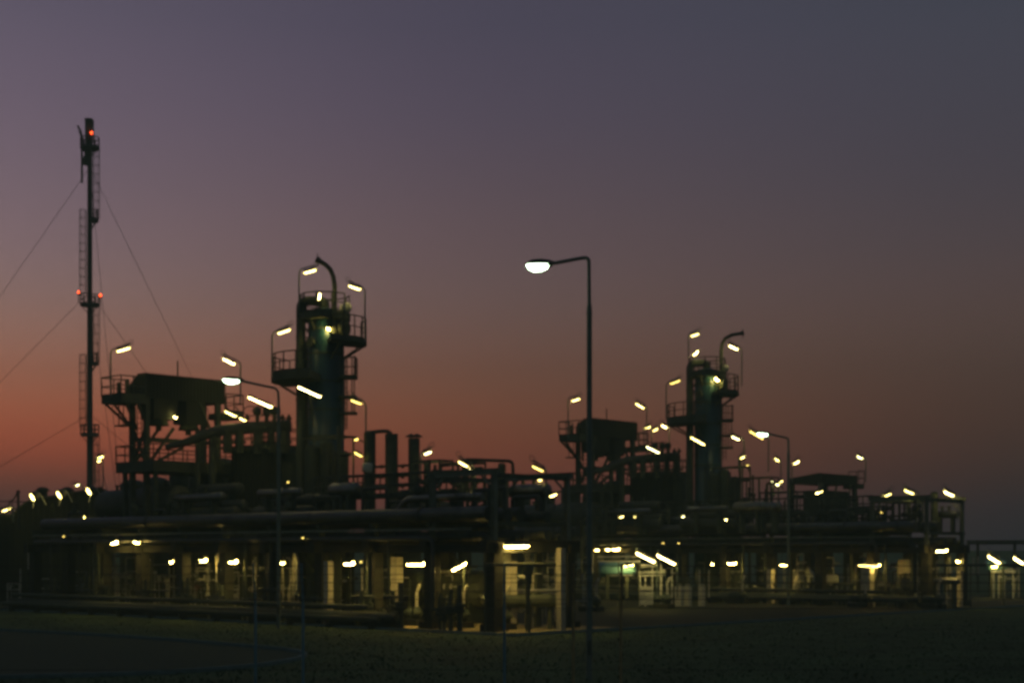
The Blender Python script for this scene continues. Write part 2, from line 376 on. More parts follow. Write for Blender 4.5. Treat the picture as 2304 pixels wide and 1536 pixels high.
# ------------------------------------------------------------------ distillation towers
def annular(m, c, r0, r1, a0, a1, z0, z1, n=12):
    for k in range(n):
        t0, t1 = [math.radians(a0 + (a1 - a0) * (k + j) / n) for j in (0, 1)]
        q = [c + Vector((math.cos(t) * r, math.sin(t) * r, 0)) for r, t in ((r0, t0), (r1, t0), (r1, t1), (r0, t1))]
        m.prism([p + Z * z0 for p in q], Z * (z1 - z0))
    return m
def arc(c, r, a0, a1, z, n=8):
    return [c + Vector((math.cos(math.radians(a0 + (a1 - a0) * k / n)) * r, math.sin(math.radians(a0 + (a1 - a0) * k / n)) * r, z)) for k in range(n + 1)]
def tower(label, flip):
    Y = 88; c = G(731, Y); R = 0.98
    z = lambda py: zy(py, Y)
    r = thing("process_tower", label, "process tower", c, "process towers")
    m = MB().revolve(c, Z, [(0, R * 1.12), (2.4, R * 1.12), (2.6, R), (z(712), R)] + [(z(712) + 0.5 * math.sin(a), R * math.cos(a)) for a in [i * math.pi / 12 for i in range(1, 7)]], 28)
    m.build("shell", TEAL, r)
    m = MB()
    for py in (985, 925, 862, 800, 745): m.cyl(c + Z * z(py), c + Z * (z(py) + 0.12), R * 1.03, n=28)
    m.build("stiffener_ring", DGREEN, r)
    # overhead line: out of the head, over to the side, down the shell
    pts = rounded([c + Z * (z(712) + 0.3), c + Z * z(678), c + Vector((-1.36, -0.25, z(678))), c + Vector((-1.36, -0.25, 5.0))], 0.5)
    ov = MB().tube(pts, 0.28, 12); ovo = ov.build("overhead_pipe", DGREEN, r)
    m = MB()
    for py in (760, 830, 900, 950): m.beam(c + Vector((-1.45, -0.25, z(py))), c + Vector((-0.9, -0.1, z(py))), 0.09); m.cyl(c + Vector((-1.42, -0.25, z(py) - 0.06)), c + Vector((-1.42, -0.25, z(py) + 0.06)), 0.25, n=12)
    m.build("pipe_clip", STEEL, ovo)
    MB().tube([c + Vector((-1.08, 0.35, 4)), c + Vector((-1.08, 0.35, z(770))), c + Vector((-0.8, 0.2, z(755)))], 0.09, 10).build("condensate_pipe", DGREEN, r)
    m = MB().tube([c + Vector((1.02, -0.12, 4)), c + Vector((1.02, -0.12, z(735))), c + Vector((0.8, -0.1, z(722)))], 0.12, 10); m.build("down_pipe", TEAL, r)
    # open vent with a bent top
    if not flip:
        q = [(757, 775, -0.9), (757, 700, -0.9), (757, 648, -0.9), (754, 628, -0.88), (747, 612, -0.84), (736, 601, -0.78), (718, 590, -0.7)]
        vp = [Vector(((x - CX) * Y / F, Y + d, z(y))) + OFF for x, y, d in q]
    else:
        q = [(0.98, 775), (0.98, 700), (0.98, 635), (1.06, 614), (1.3, 598), (1.8, 588), (2.65, 583)]
        vp = [c + Vector((dx, -0.75, z(y) - 0.25)) for dx, y in q]
    vpo = MB().tube(vp, 0.14, 10).build("vent_pipe", STEEL, r)
    m = MB().cyl(vp[-1] - (vp[-1] - vp[-2]).normalized() * 0.1, vp[-1] + (vp[-1] - vp[-2]).normalized() * 0.06, 0.19, n=12); m.cyl(vp[-1] + Z * 0.1, vp[-1] + Z * 0.38, 0.03, n=6); m.cyl(vp[-1] - Z * 0.15, vp[-1] - Z * 0.4, 0.035, n=6); m.build("vent_flange", STEEL, vpo)
    # top platform
    tp = annular(MB(), c, 0.75, 1.5, 0, 360, z(722), z(708), 16).build("top_platform", STEEL, r)
    MB().rail(arc(c, 1.42, 0, 330, z(708), 9), h=1.12).build("top_railing", STEEL, tp)
    for a in range(0, 360, 60):
        d = Vector((math.cos(math.radians(a)), math.sin(math.radians(a)), 0)); MB().beam(c + d * 1.35 + Z * z(722), c + d * 0.98 + Z * z(748), 0.08).build("bracket", STEEL, tp)
    # upper side platform
    a1 = annular(MB(), c, 0.95, 2.45, -75, 35, z(776), z(768), 9); sp = a1.build("side_platform", STEEL, r)
    m = MB().rail(arc(c, 2.4, -75, 35, z(768), 6), h=1.3); m.rail([c + Vector((0.55, -0.95, z(768))), arc(c, 2.4, -75, 35, z(768), 6)[0]], h=1.3); m.build("side_railing", STEEL, sp)
    for a in (-60, -10, 25):
        d = Vector((math.cos(math.radians(a)), math.sin(math.radians(a)), 0)); MB().beam(c + d * 2.3 + Z * z(777), c + d * 0.98 + Z * z(810), 0.09).build("side_bracket", STEEL, sp)
    # lower side platform on the other flank
    lp = annular(MB(), c, 1.0, 3.1, 140, 262, z(862), z(846), 10).build("lower_platform", STEEL, r)
    m = MB().rail(arc(c, 3.05, 140, 262, z(846), 7), h=1.15); m.build("lower_railing", STEEL, lp)
    for a in (160, 200, 245):
        d = Vector((math.cos(math.radians(a)), math.sin(math.radians(a)), 0)); MB().beam(c + d * 2.9 + Z * z(863), c + d * 0.98 + Z * z(905), 0.1).build("lower_bracket", STEEL, lp)
    # ladder flight with landings on the flank
    lx = c + Vector((1.28, -0.5, 0))
    ldo = MB().ladder(lx + Z * z(968), lx + Z * z(803), Vector((0.4, -1, 0)), 0.45, 0.035).build("ladder", STEEL, r)
    m = MB().ladder(lx + Vector((0.42, 0, z(930))), lx + Vector((0.42, 0, z(803))), Vector((0.5, -1, 0)), 0.4, 0.035, 0.9)
    m.build("ladder_cage", STEEL, ldo)
    for py in (852, 895, 931):
        MB().box(lx + Vector((0.12, 0.1, z(py))), 1.0, 0.9, 0.13, XX, YY).build("landing", STEEL, r)
    MB().rail([lx + Vector((-0.25, -0.35, z(852))), lx + Vector((0.6, -0.35, z(852))), lx + Vector((0.6, 0.5, z(852)))], h=1.15).build("landing_railing", STEEL, r)
    # relief valve, blind flange, manway
    pv = c + Vector((1.28, -0.5, z(712)))
    m = MB().cyl(pv, pv + Z * 0.35, 0.12, n=10); m.revolve(pv + Z * 0.42, Vector((0.8, -0.6, 0)), [(-0.3, 0.01), (-0.3, 0.22), (0, 0.3), (0.22, 0.27), (0.3, 0.15), (0.32, 0.01)], 14); m.build("relief_valve", PALE, r)
    d = Vector((0.85, -0.5, 0)).normalized(); q = c + d * 0.9 + Z * z(742)
    m = MB().cyl(q, q + d * 0.55, 0.38, n=16); m.cyl(q + d * 0.5, q + d * 0.62, 0.48, n=16); m.build("manway", DGREEN, r)
    d = Vector((-0.62, -0.8, 0)).normalized(); q = c + d * 0.9 + Z * z(775)
    m = MB().cyl(q, q + d * 0.3, 0.2, n=12); m.cyl(q + d * 0.28, q + d * 0.36, 0.3, n=12); m.build("nozzle", DGREEN, r)
    return r
TT = Vector((25.95, 28.6, 0)); TC = Vector((28.2, 30.0, 0))
tower("taller-looking teal tower with platforms and a vent pipe bent back over itself", False)
OFF = TT.copy(); tower("farther teal tower with platforms and a vent pipe bent outwards", True); OFF = Vector((0, 0, 0))

# ------------------------------------------------------------------ air coolers standing on the racks
def cooler(label, z_foot):
    Y = 90; z = lambda py: zy(py, Y)
    C = G(327, Y)
    r = thing("air_cooler", label, "air cooler", C + Z * z_foot, "air coolers on legs above the racks")
    lu, lv = 1.7, 5.8
    zb, zt = z(893), z(842)
    a, b = C - U * lu, C - U * (lu - 0.75)
    # casing: a long box whose roof falls to one side
    prof = [C + Z * zb, C + Z * zt, b + Z * zt, a + Z * (zt - 0.5), a + Z * zb]
    cso = MB().prism(prof, V * lv).build("casing", CLAD, r)
    m = MB()
    for k in range(24):                                # standing seams of the roof sheet
        o = V * (0.1 + k * (lv - 0.2) / 23)
        m.beam(C + U * 0.02 + o + Z * (zt + 0.05), b + o + Z * (zt + 0.05), 0.1, 0.14); m.beam(b + o + Z * (zt + 0.03), a + o + Z * (zt - 0.47), 0.07, 0.09)
        m.box(C + U * 0.02 + o + Z * (zb + zt) / 2, 0.05, 0.05, zt - zb)
    m.build("cladding_rib", CLAD, cso)
    # plenum hoppers with fan rings
    for v0, wv, zz in ((0.75, 1.9, z(952)), (3.1, 1.5, z(958))):
        c = C - U * lu / 2 + V * (v0 + wv / 2 - 0.2)
        top = [c + U * (i * lu * 0.46) + V * (j * wv * 0.47) + Z * (zb + 0.05) for i, j in ((-1, -1), (1, -1), (1, 1), (-1, 1))]
        bot = [c + U * (i * lu * 0.4) + V * (j * wv * 0.42) + Z * (zz + 0.35) for i, j in ((-1, -1), (1, -1), (1, 1), (-1, 1))]
        pho = MB().add(top + bot, [(0, 1, 5, 4), (1, 2, 6, 5), (2, 3, 7, 6), (3, 0, 4, 7), (4, 5, 6, 7)]).build("plenum_hopper", CLAD, r)
        fr = MB().revolve(c + Z * zz, Z, [(0.42, 0.5), (0, 0.62), (0, 0.5), (0.42, 0.42)], 16); fr.build("fan_ring", STEEL, pho)
        MB().cyl(c + Z * (zz - 0.3), c + Z * (zz + 0.2), 0.18, n=10).build("fan_motor", STEEL, pho)
    # legs and braces
    legs = [C - U * lu + U * 0.1 + V * 0.15, C - U * 0.1 + V * 0.15, C - U * lu + U * 0.1 + V * (lv - 0.5), C - U * 0.1 + V * (lv - 0.5), C - U * lu + U * 0.1 + V * 2.7, C - U * 0.1 + V * 2.7]
    for p in legs[:4]: MB().box(p + Z * (z_foot + zb) / 2, 0.3, 0.3, zb - z_foot).build("leg", STEEL, r)
    for p, q in ((legs[1] + Z * z(1050), legs[1] + V * 1.9 + Z * z(958)), (legs[0] + Z * z(1045), legs[0] + V * 2.0 + Z * z(950)), (legs[3] + Z * z(1000), legs[3] - V * 1.4 + Z * zb), (legs[1] + Z * z(1045), legs[0] + Z * z(955)), (legs[0] + Z * z(1045), legs[1] + Z * z(955)),
                 (legs[1] + Z * z(1050), legs[1] + V * 2.6 + Z * z(1000)), (legs[0] + Z * z(960), legs[0] - V * 0.9 - U * 0.6 + Z * z(905)), (legs[1] + Z * z(955), legs[1] - V * 0.8 + Z * zb), (legs[2] + Z * z(985), legs[2] - V * 1.2 + Z * zb)):
        MB().beam(p, q, 0.15).build("brace", STEEL, r)
    for p, q in ((legs[0], legs[1]), (legs[0], legs[2]), (legs[1], legs[3]), (legs[2], legs[3])):
        MB().beam(p + Z * z(985), q + Z * z(985), 0.14).build("girt", STEEL, r)
    # access platform at the end
    K = G(272, 88.6) ; zd = z(893)
    epo = MB().cbox(K + V * 0.0, 2.1, 1.7, zd - 0.42, zd).build("end_platform", STEEL, r)
    c1, c2, c3, c4 = K, K - U * 2.1, K - U * 2.1 + V * 1.7, K + V * 1.7
    MB().rail([p + Z * zd for p in (c3, c2, c1, c4)], h=1.15).build("end_railing", STEEL, epo)
    for q in (c2 + V * 0.3, c1 + V * 0.3): MB().beam(q + Z * (zd - 0.4), Vector((legs[0].x, legs[0].y, z(962))) + (q - c2) * 0.2, 0.13).build("knee_brace", STEEL, epo)
    m = MB().ladder(K - U * 0.9 + V * 1.85 + Z * z(1045), K - U * 0.9 + V * 1.85 + Z * z(842), U, 0.45, 0.03); m.build("ladder", STEEL, r)
    m = MB().beam(c2 + V * 1.2 + Z * (zd - 0.3), c2 + V * 1.2 + Z * z(955), 0.06); m.beam(c2 + V * 1.2 + U * 0.5 + Z * (zd - 0.3), c2 + V * 1.2 + U * 0.5 + Z * z(955), 0.06)
    m.box(c2 + V * 1.3 + U * 0.4 + Z * z(955), 1.2, 0.6, 0.08); m.build("ladder_landing", STEEL, r)
    # platform at the other end
    E = C + V * lv
    zd2 = z(912)
    fpo = MB().cbox(E + U * 0.1, 1.9, 1.35, zd2 - 0.38, zd2).build("far_platform", STEEL, r)
    MB().rail([E + U * 0.1 + Z * zd2, E + U * 0.1 + V * 1.3 + Z * zd2, E - U * 1.8 + V * 1.3 + Z * zd2], h=1.15).build("far_railing", STEEL, fpo)
    # service deck below, with rails
    D = G(345, 88.8); zd3 = z(1042)
    sdo = MB().cbox(D, 4.0, 6.4, zd3 - 0.5, zd3).build("service_deck", STEEL, r)
    MB().rail([D - U * 4 + V * 6.2 + Z * zd3, D - U * 4 + Z * zd3, D + Z * zd3, D + V * 6.2 + Z * zd3], h=1.1).build("deck_railing", STEEL, sdo)
    for o in (D - U * 3.6 + V * 0.4, D - U * 0.4 + V * 0.4, D - U * 0.4 + V * 5.8): MB().box(o + Z * (z_foot + zd3 - 0.5) / 2, 0.22, 0.22, zd3 - 0.5 - z_foot).build("deck_post", STEEL, sdo)
    # lightning rod
    o = C - U * 0.9 + V * 2.9
    MB().cyl(o + Z * zt, o + Z * z(799), 0.05, n=6).build("lightning_rod", STEEL, r)
    m = MB().cyl(K - U * 1.5 + V * 0.8 + Z * zd, K - U * 1.5 + V * 0.8 + Z * (zd + 0.9), 0.12, n=8); m.cyl(K - U * 0.9 + V * 1.0 + Z * zd, K - U * 0.9 + V * 1.0 + Z * (zd + 1.05), 0.14, n=8); m.build("valve_stem", STEEL, r)
    return r
cooler("large dark air cooler on tall braced legs above the nearer rack", 4.98)
OFF = TC.copy(); cooler("smaller-looking dark air cooler on braced legs above the farther rack", 4.98); OFF = Vector((0, 0, 0))

# third cooler, seen far behind the farther rack
def far_cooler():
    Y = 132; z = lambda py: zy(py, Y); C = G(1850, Y)
    r = thing("air_cooler", "low wide dark air cooler hall with roof overhang beyond the farther rack", "air cooler", C)
    lu, lv = 3.4, 6.0; zb, zt = z(1086), z(1064)
    a = C - U * lu
    MB().prism([C + Z * zb, C + Z * zt, C - U * 0.4 + Z * (zt + 0.05), a + Z * (zt - 0.35), a + Z * zb], V * lv).build("casing", CLAD, r)
    m = MB()
    for k in range(18): m.box(C + U * 0.03 + V * (0.15 + k * (lv - 0.3) / 17) + Z * (zb + zt) / 2, 0.06, 0.08, zt - zb)
    m.build("cladding_rib", CLAD, r)
    for p in (C - U * 0.2 + V * 0.2, a + U * 0.2 + V * 0.2, C - U * 0.2 + V * (lv - 0.2), a + U * 0.2 + V * (lv - 0.2)): MB().box(p + Z * zb / 2, 0.35, 0.35, zb).build("leg", STEEL, r)
    E = C + V * lv
    MB().cbox(E + U * 0.1, 1.6, 1.0, zb - 0.3, zb).build("end_platform", STEEL, r)
    MB().rail([E + U * 0.1 + Z * zb, E + U * 0.1 + V * 1.0 + Z * zb, E - U * 1.5 + V * 1.0 + Z * zb], h=1.3, r=0.04).build("end_railing", STEEL, r)
    MB().cbox(C + V * 0.4 - U * 0.2, 2.0, 4.3, 4.2, zb - 0.6).build("plenum", CLAD, r)
    m = MB()
    for k in (0.0, 2.4): m.beam(C + U * 0.05 + V * (0.2 + k) + Z * 4.6, C + U * 0.05 + V * (2.4 + k) + Z * zb, 0.15)
    m.build("brace", STEEL, r)
far_cooler()

# ------------------------------------------------------------------ flare stack with guys
def flare():
    Y = 165.0; z = lambda py: zy(py, Y); m_ = Y / F
    c = G(202, Y)
    r = thing("flare_stack", "very tall slim flare stack with ring platforms, ladders and guy wires", "flare stack", c, rot=0)
    MB().tube([c, c + Z * z(970), c + Z * z(660), c + Z * z(330), c + Z * z(300)], [0.36, 0.32, 0.28, 0.25, 0.25], 14).build("shaft", STEEL, r)
    t = c + Vector((-0.1, 0, 0))
    MB().revolve(t, Z, [(z(335), 0.26), (z(322), 0.4), (z(280), 0.42), (z(268), 0.46), (z(268), 0.36), (z(290), 0.34)], 14).build("flare_tip", STEEL, r)
    m = MB()
    for k in range(3): m.cyl(t + Vector((0.5 * math.cos(k * 2.1 + 2.6), 0.5 * math.sin(k * 2.1 + 2.6), z(322))), t + Vector((0.5 * math.cos(k * 2.1 + 2.6), 0.5 * math.sin(k * 2.1 + 2.6), z(270))), 0.06, n=6)
    m.build("pilot_burner", STEEL, r)
    px = lambda x, y, d=0.0: Vector(((x - CX) * m_, Y + d, z(y)))
    MB().tube([px(175, 283), px(178, 290), px(182, 297), px(184, 310), px(184.5, 412)], 0.12, 6).build("ignition_pipe", STEEL, r)
    m = MB().tube([px(177, 296), px(181, 303), px(184, 312)], 0.07, 6); m.build("ignition_branch", STEEL, r)
    m = MB().beam(px(184, 368), px(200, 372), 0.22); m.beam(px(186, 368), px(196, 340), 0.25); m.beam(px(196, 335), px(197, 372), 0.5); m.build("pipe_bracket", STEEL, r)
    def ring(py, r1, a0, a1, rh=1.05):
        n = 10 if a1 - a0 > 200 else 6
        rp = annular(MB(), c, 0.28, r1, a0, a1, z(py) - 0.2, z(py), n).build("ring_platform", STEEL, r)
        q = MB().rail(arc(c, r1 - 0.03, a0, a1, z(py), n), h=rh, r=0.05)
        q.build("railing", STEEL, rp)
        for a in (a0 + 20, (a0 + a1) / 2, a1 - 20):
            d = Vector((math.cos(math.radians(a)), math.sin(math.radians(a)), 0)); MB().beam(c + d * (r1 - 0.2) + Z * (z(py) - 0.2), c + d * 0.28 + Z * (z(py) - 0.9), 0.07).build("bracket", STEEL, rp)
    ring(332, 1.05, 0, 350); ring(495, 0.95, -80, 80); ring(685, 1.05, 0, 350); ring(817, 0.95, -80, 80); ring(977, 1.02, 0, 350)
    for sgn, y0, y1 in ((1, 492, 333), (-1, 660, 472), (1, 815, 688), (-1, 960, 797), (1, 1180, 980)):
        b = c + Vector((0.42 * sgn, -0.1, 0))
        MB().ladder(b + Z * z(y0), b + Z * z(y1), YY, 0.4, 0.035, 0.4, XX * sgn).build("caged_ladder", STEEL, r)
    # guy wires in three directions and three levels
    for az, rad in ((180, 31.5), (54, 31), (-68, 31)):
        d = Vector((math.cos(math.radians(az)), math.sin(math.radians(az)), 0))
        for py in (385, 662, 935):
            MB().cyl(c + d * 0.3 + Z * z(py), c + d * rad + Z * 0.3, 0.025, n=5).build("guy_wire", STEEL, r)
        MB().box(c + d * rad + Z * 0.3, 1.0, 1.0, 0.6).build("guy_anchor", CONC, r)
    m = MB().revolve(c, Z, [(0, 1.4), (0.8, 1.3), (0.82, 0.3)], 16); m.build("foundation", CONC, r)
flare()
def red_lamp(label, px, py, Y, foot):
    p = P(px, py, Y); r = thing("obstruction_lamp", label, "warning lamp", p - Z * 0.3, "red lamps on the flare stack", rot=0)
    MB().revolve(p, Z, [(-0.14, 0.09), (0.03, 0.11), (0.12, 0.07), (0.15, 0.01)], 10).build("red_lens", RED, r)
    m = MB().cyl(p - Z * 0.16, p - Z * 0.34, 0.15, 0.1, n=8); m.cyl(p - Z * 0.34, p - Z * foot, 0.05, n=6); m.build("bracket", STEEL, r)
red_lamp("single red lamp near the tip of the flare stack", 206, 299, 164.4, 1.4)
red_lamp("red lamp on the mid-height ring platform, on its far side from the coolers", 177, 657, 165, 1.2)
red_lamp("red lamp on the mid-height ring platform, on the coolers' side", 226, 664, 165, 1.1)

# ------------------------------------------------------------------ hall and housings behind the racks
def shed():
    Y = 106; z = lambda py: zy(py, Y)
    prof = [G(x, Y, z(y)) for x, y in ((26, 1172), (33, 1156), (44, 1144), (60, 1131), (84, 1123), (130, 1116), (180, 1107), (232, 1098))]
    r = thing("compressor_hall", "low dark compressor hall with rounded roof edge at the foot of the flare stack", "building", G(120, Y), rot=0)
    base = [G(232, Y, 0), G(26, Y, 0)]
    MB().prism(prof + base, Vector((-1.5, 9, 0))).build("wall", CLAD, r)
    m = MB()
    for k in range(16):
        x = 34 + k * 12.8; top = max(0.5, [z(a[1] + (b[1] - a[1]) * (x - a[0]) / (b[0] - a[0])) for a, b in zip(((26, 1172), (33, 1156), (44, 1144), (60, 1131), (84, 1123), (130, 1116), (180, 1107)), ((33, 1156), (44, 1144), (60, 1131), (84, 1123), (130, 1116), (180, 1107), (232, 1098))) if a[0] <= x <= b[0]][0])
        m.box(G(x, Y - 0.04, top / 2), 0.07, 0.1, top - 0.1, XX, YY)
    m.build("wall_rib", CLAD, r)
    MB().tube([p + Z * 0.04 - YY * 0.1 for p in prof], 0.1, 6).build("roof_edge", STEEL, r)
    for x in (96, 152, 205): MB().revolve(G(x, Y + 3, z(1116)), Z, [(0, 0.35), (0.5, 0.35), (0.5, 0.55), (0.75, 0.3), (0.8, 0.01)], 12).build("roof_ventilator", STEEL, r)
shed()
def house(label, corner, lu, lv, zt, ribs=True, name="equipment_housing", z0=0.0):
    r = thing(name, label, "housing", corner + Z * z0, "clad housings")
    wo_ = MB().cbox(corner, lu, lv, z0, zt).build("wall", CLAD, r)
    m = MB()
    for k in range(int(lu / 0.4)): m.box(corner - U * (0.2 + 0.4 * k) - V * 0.02 + Z * (z0 + zt) / 2, 0.06, 0.06, zt - z0 - 0.1)
    m.build("front_rib", CLAD, wo_); m = MB()
    for k in range(int(lv / 0.4)): m.box(corner + V * (0.2 + 0.4 * k) + U * 0.02 + Z * (z0 + zt) / 2, 0.06, 0.06, zt - z0 - 0.1)
    m.build("side_rib", CLAD, wo_)
    ro_ = MB().cbox(corner + U * 0.12 - V * 0.12, lu + 0.24, lv + 0.24, zt, zt + 0.14).build("roof", STEEL, r)
    MB().rail([corner + p + Z * (zt + 0.14) for p in (-U * lu, Vector((0, 0, 0)), V * lv)], h=1.05).build("roof_railing", STEEL, ro_)
    return r
# valve skids between stacks and end frames
def skid(label, px, Y, zb, w, h, seed, name="valve_skid"):
    rnd = random.Random(seed); c = G(px, Y, zb)
    r = thing(name, label, "valve skid", c, "open valve skids")
    m = MB()
    for i in (-1, 1):
        for j in (-1, 1): m.beam(c + U * i * w / 2 + V * j * 0.5, c + U * i * w / 2 + V * j * 0.5 + Z * h, 0.1)
    for zz in (0.05, h * 0.55, h):
        for j in (-1, 1): m.beam(c - U * w / 2 + V * j * 0.5 + Z * zz, c + U * w / 2 + V * j * 0.5 + Z * zz, 0.1)
        for i in (-1, 1): m.beam(c + U * i * w / 2 - V * 0.5 + Z * zz, c + U * i * w / 2 + V * 0.5 + Z * zz, 0.1)
    m.build("frame", STEEL, r)
    for k in range(int(w / 0.45)):
        x = -w / 2 + 0.3 + k * 0.45; zz = rnd.uniform(0.3, 0.7) * h; q = c + U * x + V * rnd.uniform(-0.3, 0.3)
        m = MB().cyl(q, q + Z * rnd.uniform(0.75, 1.1) * h, rnd.uniform(0.05, 0.1), n=8); m.build("riser", DALU, r)
        m = MB().cyl(q + Z * zz - V * 0.2, q + Z * zz + V * 0.2, 0.14, n=10); m.cyl(q + Z * zz, q + Z * (zz + 0.4), 0.04, n=6)
        hw = q + Z * (zz + 0.42); m.tube([hw + Vector((0.16 * math.cos(t), 0.16 * math.sin(t), 0)) for t in [i * math.pi / 5 for i in range(10)]], 0.025, 4, closed=True); m.build("valve", STEEL, r)
    m = MB().tube(rounded([c - U * w / 2 + Z * h * 0.4, c + U * w * 0.3 + Z * h * 0.4, c + U * w * 0.3 + Z * h * 0.9, c + U * w * 0.6 + Z * h * 0.9], 0.2), 0.1, 8); m.build("skid_pipe", DALU, r)
    return r
def unit(word):
    house(f"tall dark clad housing beside the {word} tower, pipe header across its roof", G(596, 90), 3.3, 3.5, 9.7)
    skid(f"tall open steel frame of pipework before the foot of the {word} tower", 735, 84.6, 0.0, 3.4, zy(985, 84.6), 40)
    for x, py, nm in ((702, 1000, "left-hand"), (735, 990, "middle"), (768, 1012, "right-hand")): upright(f"{nm} slim dark drum inside the steel frame at the {word} tower's foot", x, py, 85.6, 0.42, DGREEN, group="drums at the towers' feet")
    # lagged drums resting on the rack below the cooler
    b = G(352, 91.0)
    for k, (o, rr) in enumerate(((0, 1.0), (-1, 0.95))):
        c = b + U * (4.2 * o + 1.5) + V * 0.6; zc = 5.6 + rr
        drum_thing(f"{'thick' if k == 0 else 'slightly slimmer'} dark lagged drum lying on the {word} rack under the cooler deck", c - U * 3.6 + Z * zc, c + Z * zc, rr, DALU, zb=4.98)
    for k, (dv, dz, rr) in enumerate(((0, 5.75, 0.4), (0.7, 6.25, 0.32), (-0.5, 6.7, 0.26), (0.9, 7.2, 0.34))):
        c = G(470, 86.5) + V * dv; drum_thing(f"{ORD[k]} thin exchanger from the bottom of the cooler-side bundle on the {word} rack", c - U * (3.4 - 0.5 * k) + Z * dz, c + U * (2.6 - 0.3 * k) + Z * dz, rr, DALU if k != 2 else ALU, zb=4.98, group="thin exchangers on the racks")
    for k, (dv, dz, rr) in enumerate(((0, 5.7, 0.36), (0.8, 6.3, 0.4), (-0.4, 6.75, 0.22))):
        c = G(640, 81.0) + V * dv; drum_thing(f"{ORD[k]} thin exchanger from the bottom of the housing-side bundle on the {word} rack", c - U * (2.4 - 0.4 * k) + Z * dz, c + U * (2.2 - 0.2 * k) + Z * dz, rr, DALU if k != 2 else ALU, zb=4.98, group="thin exchangers on the racks")
    c = G(778, 77.0) ; drum_thing(f"horizontal drum with a shiny top on the {word} rack in front of the tower", c - U * 0.95 + Z * 6.75, c + U * 0.75 + Z * 6.75, 0.38, ALU, zb=4.98)
    # pipe header on the housing roof
    Y = 90.5; hz = zy(966, Y)
    r = thing("pipe_header", f"thick pipe header on short stubs above the {word} clad housing", "pipe header", G(560, Y, 9.7))
    pts = [P(372, 1006, Y - 1), P(420, 994, Y - 0.6), P(455, 980, Y - 0.4), P(490, 969, Y - 0.2), P(560, 962, Y), P(655, 957, Y + 0.6)]
    MB().tube(pts, [0.16, 0.24, 0.3, 0.34, 0.36, 0.36], 12).build("header_pipe", DALU, r)
    for x, rr in ((445, 0.16), (478, 0.22), (512, 0.28), (540, 0.24), (582, 0.3), (611, 0.22), (640, 0.3)):
        p = P(x, 968, Y - 0.2)
        m = MB().cyl(Vector((p.x, p.y, 9.5 if x > 505 else 5.5)), p, rr, n=10); m.cyl(Vector((p.x, p.y, hz - 0.85)), Vector((p.x, p.y, hz - 0.7)), rr * 1.5, n=12); m.build("stub_pipe", STEEL, r)
    for x in (579, 600, 617):
        p = P(x, 945, Y); m = MB().cyl(p - Z * 0.2, p + Z * 0.3, 0.12, n=8); m.revolve(p + Z * 0.3, Z, [(0, 0.14), (0.1, 0.24), (0.4, 0.24), (0.5, 0.1), (0.52, 0.01)], 10)
        m.tube([p + Z * 0.55 + Vector((0.45 * math.cos(t) - 0.4, 0, 0.3 * math.sin(t))) for t in [i * math.pi / 5 for i in range(10)]], 0.03, 4, closed=True); m.build("actuator_valve", STEEL, r)
    for x in (556, 636, 650):
        p = P(x, 948, Y); m = MB().cyl(p - Z * 0.2, p + Z * 0.45, 0.05, n=6); m.revolve(p + Z * 0.1, Z, [(0, 0.05), (0.05, 0.2), (0.35, 0.02)], 8); m.build("valve_spindle", STEEL, r)
    c0 = G(600, 89.2, 9.86)
    MB().rail([c0 - U * 4.6, c0 + V * 0.05, c0 + V * 3.4], h=1.1, gap=0.8).build("walkway_railing", STEEL, r)
    # vertical drums filling the row behind the rack
    for k, (x, py, Y, rr, nm) in enumerate(((500, 1030, 95, 0.9, "squat"), (455, 1062, 97, 0.85, "round-topped"), (405, 1048, 99, 0.7, "slim"), (352, 1072, 101, 0.9, "low"), (300, 1078, 103, 0.9, "broad low"), (655, 1010, 91.5, 0.7, "tall"))):
        upright(f"{nm} dark vertical drum in the row behind the {word} rack", x, py, Y, rr, DGREEN, group="drums behind the racks")
    drum_thing(f"horizontal exchanger behind the {word} rack, left of its near end", G(965, 81.5, 5.6) - U * 2.6, G(965, 81.5, 5.6) + U * 2.2, 0.62, DALU, zb=0.0)
    drum_thing(f"lower horizontal exchanger behind the {word} rack close to its near end", G(1090, 78.5, 5.0) - U * 2.2, G(1090, 78.5, 5.0) + U * 1.6, 0.55, DALU, zb=0.0)
unit("nearer")
OFF = Vector((26.6, 29.2, 0)); unit("farther"); OFF = Vector((0, 0, 0))

# ------------------------------------------------------------------ vessels and stacks right of the nearer tower
upright("slim dark vertical vessel right beside the nearer tower", 832, 968, 84, 0.33, DGREEN)
upright("dark furnace stack with a pipe bent into its top", 881, 976, 84, 0.36, STEEL, name="furnace_stack", group="furnace stacks", flare=1.3, dome=False)
s2 = upright("dark furnace stack with two small umbrella caps", 931.5, 986, 83.5, 0.32, STEEL, name="furnace_stack", group="furnace stacks", flare=1.25, dome=False)
for x in (925, 938):
    c = G(x, 83.5, zy(983, 83.5)); m = MB().revolve(c, Z, [(0, 0.33), (0.02, 0.34), (0.16, 0.12), (0.2, 0.01)], 12); m.cyl(c - Z * 0.25, c, 0.04, n=6); m.build("rain_cap", STEEL, s2)
m = MB().tube(rounded([P(832, 985, 84), P(833, 972, 84), P(870, 969, 84), P(880, 974, 84), P(881, 990, 84)], 0.25), 0.11, 10); single("vent_line", "short bent pipe linking the slim vessel to the furnace stack", "pipe", m, STEEL)
for py, nm in ((1047, "top"), (1070, "middle"), (1092, "lowest")):
    m = MB().cyl(P(844, py + 3, 84.1), P(921, py - 1, 83.6), 0.07, n=8)
    for x in (858, 905): m.cyl(P(x, py + 2, 84.05), P(x + 2.5, py + 2, 84.0), 0.11, n=8)
    single("tie_pipe", f"{nm} of three thin pipes tying the two furnace stacks together", "pipe", m, STEEL, "pipes between the furnace stacks")
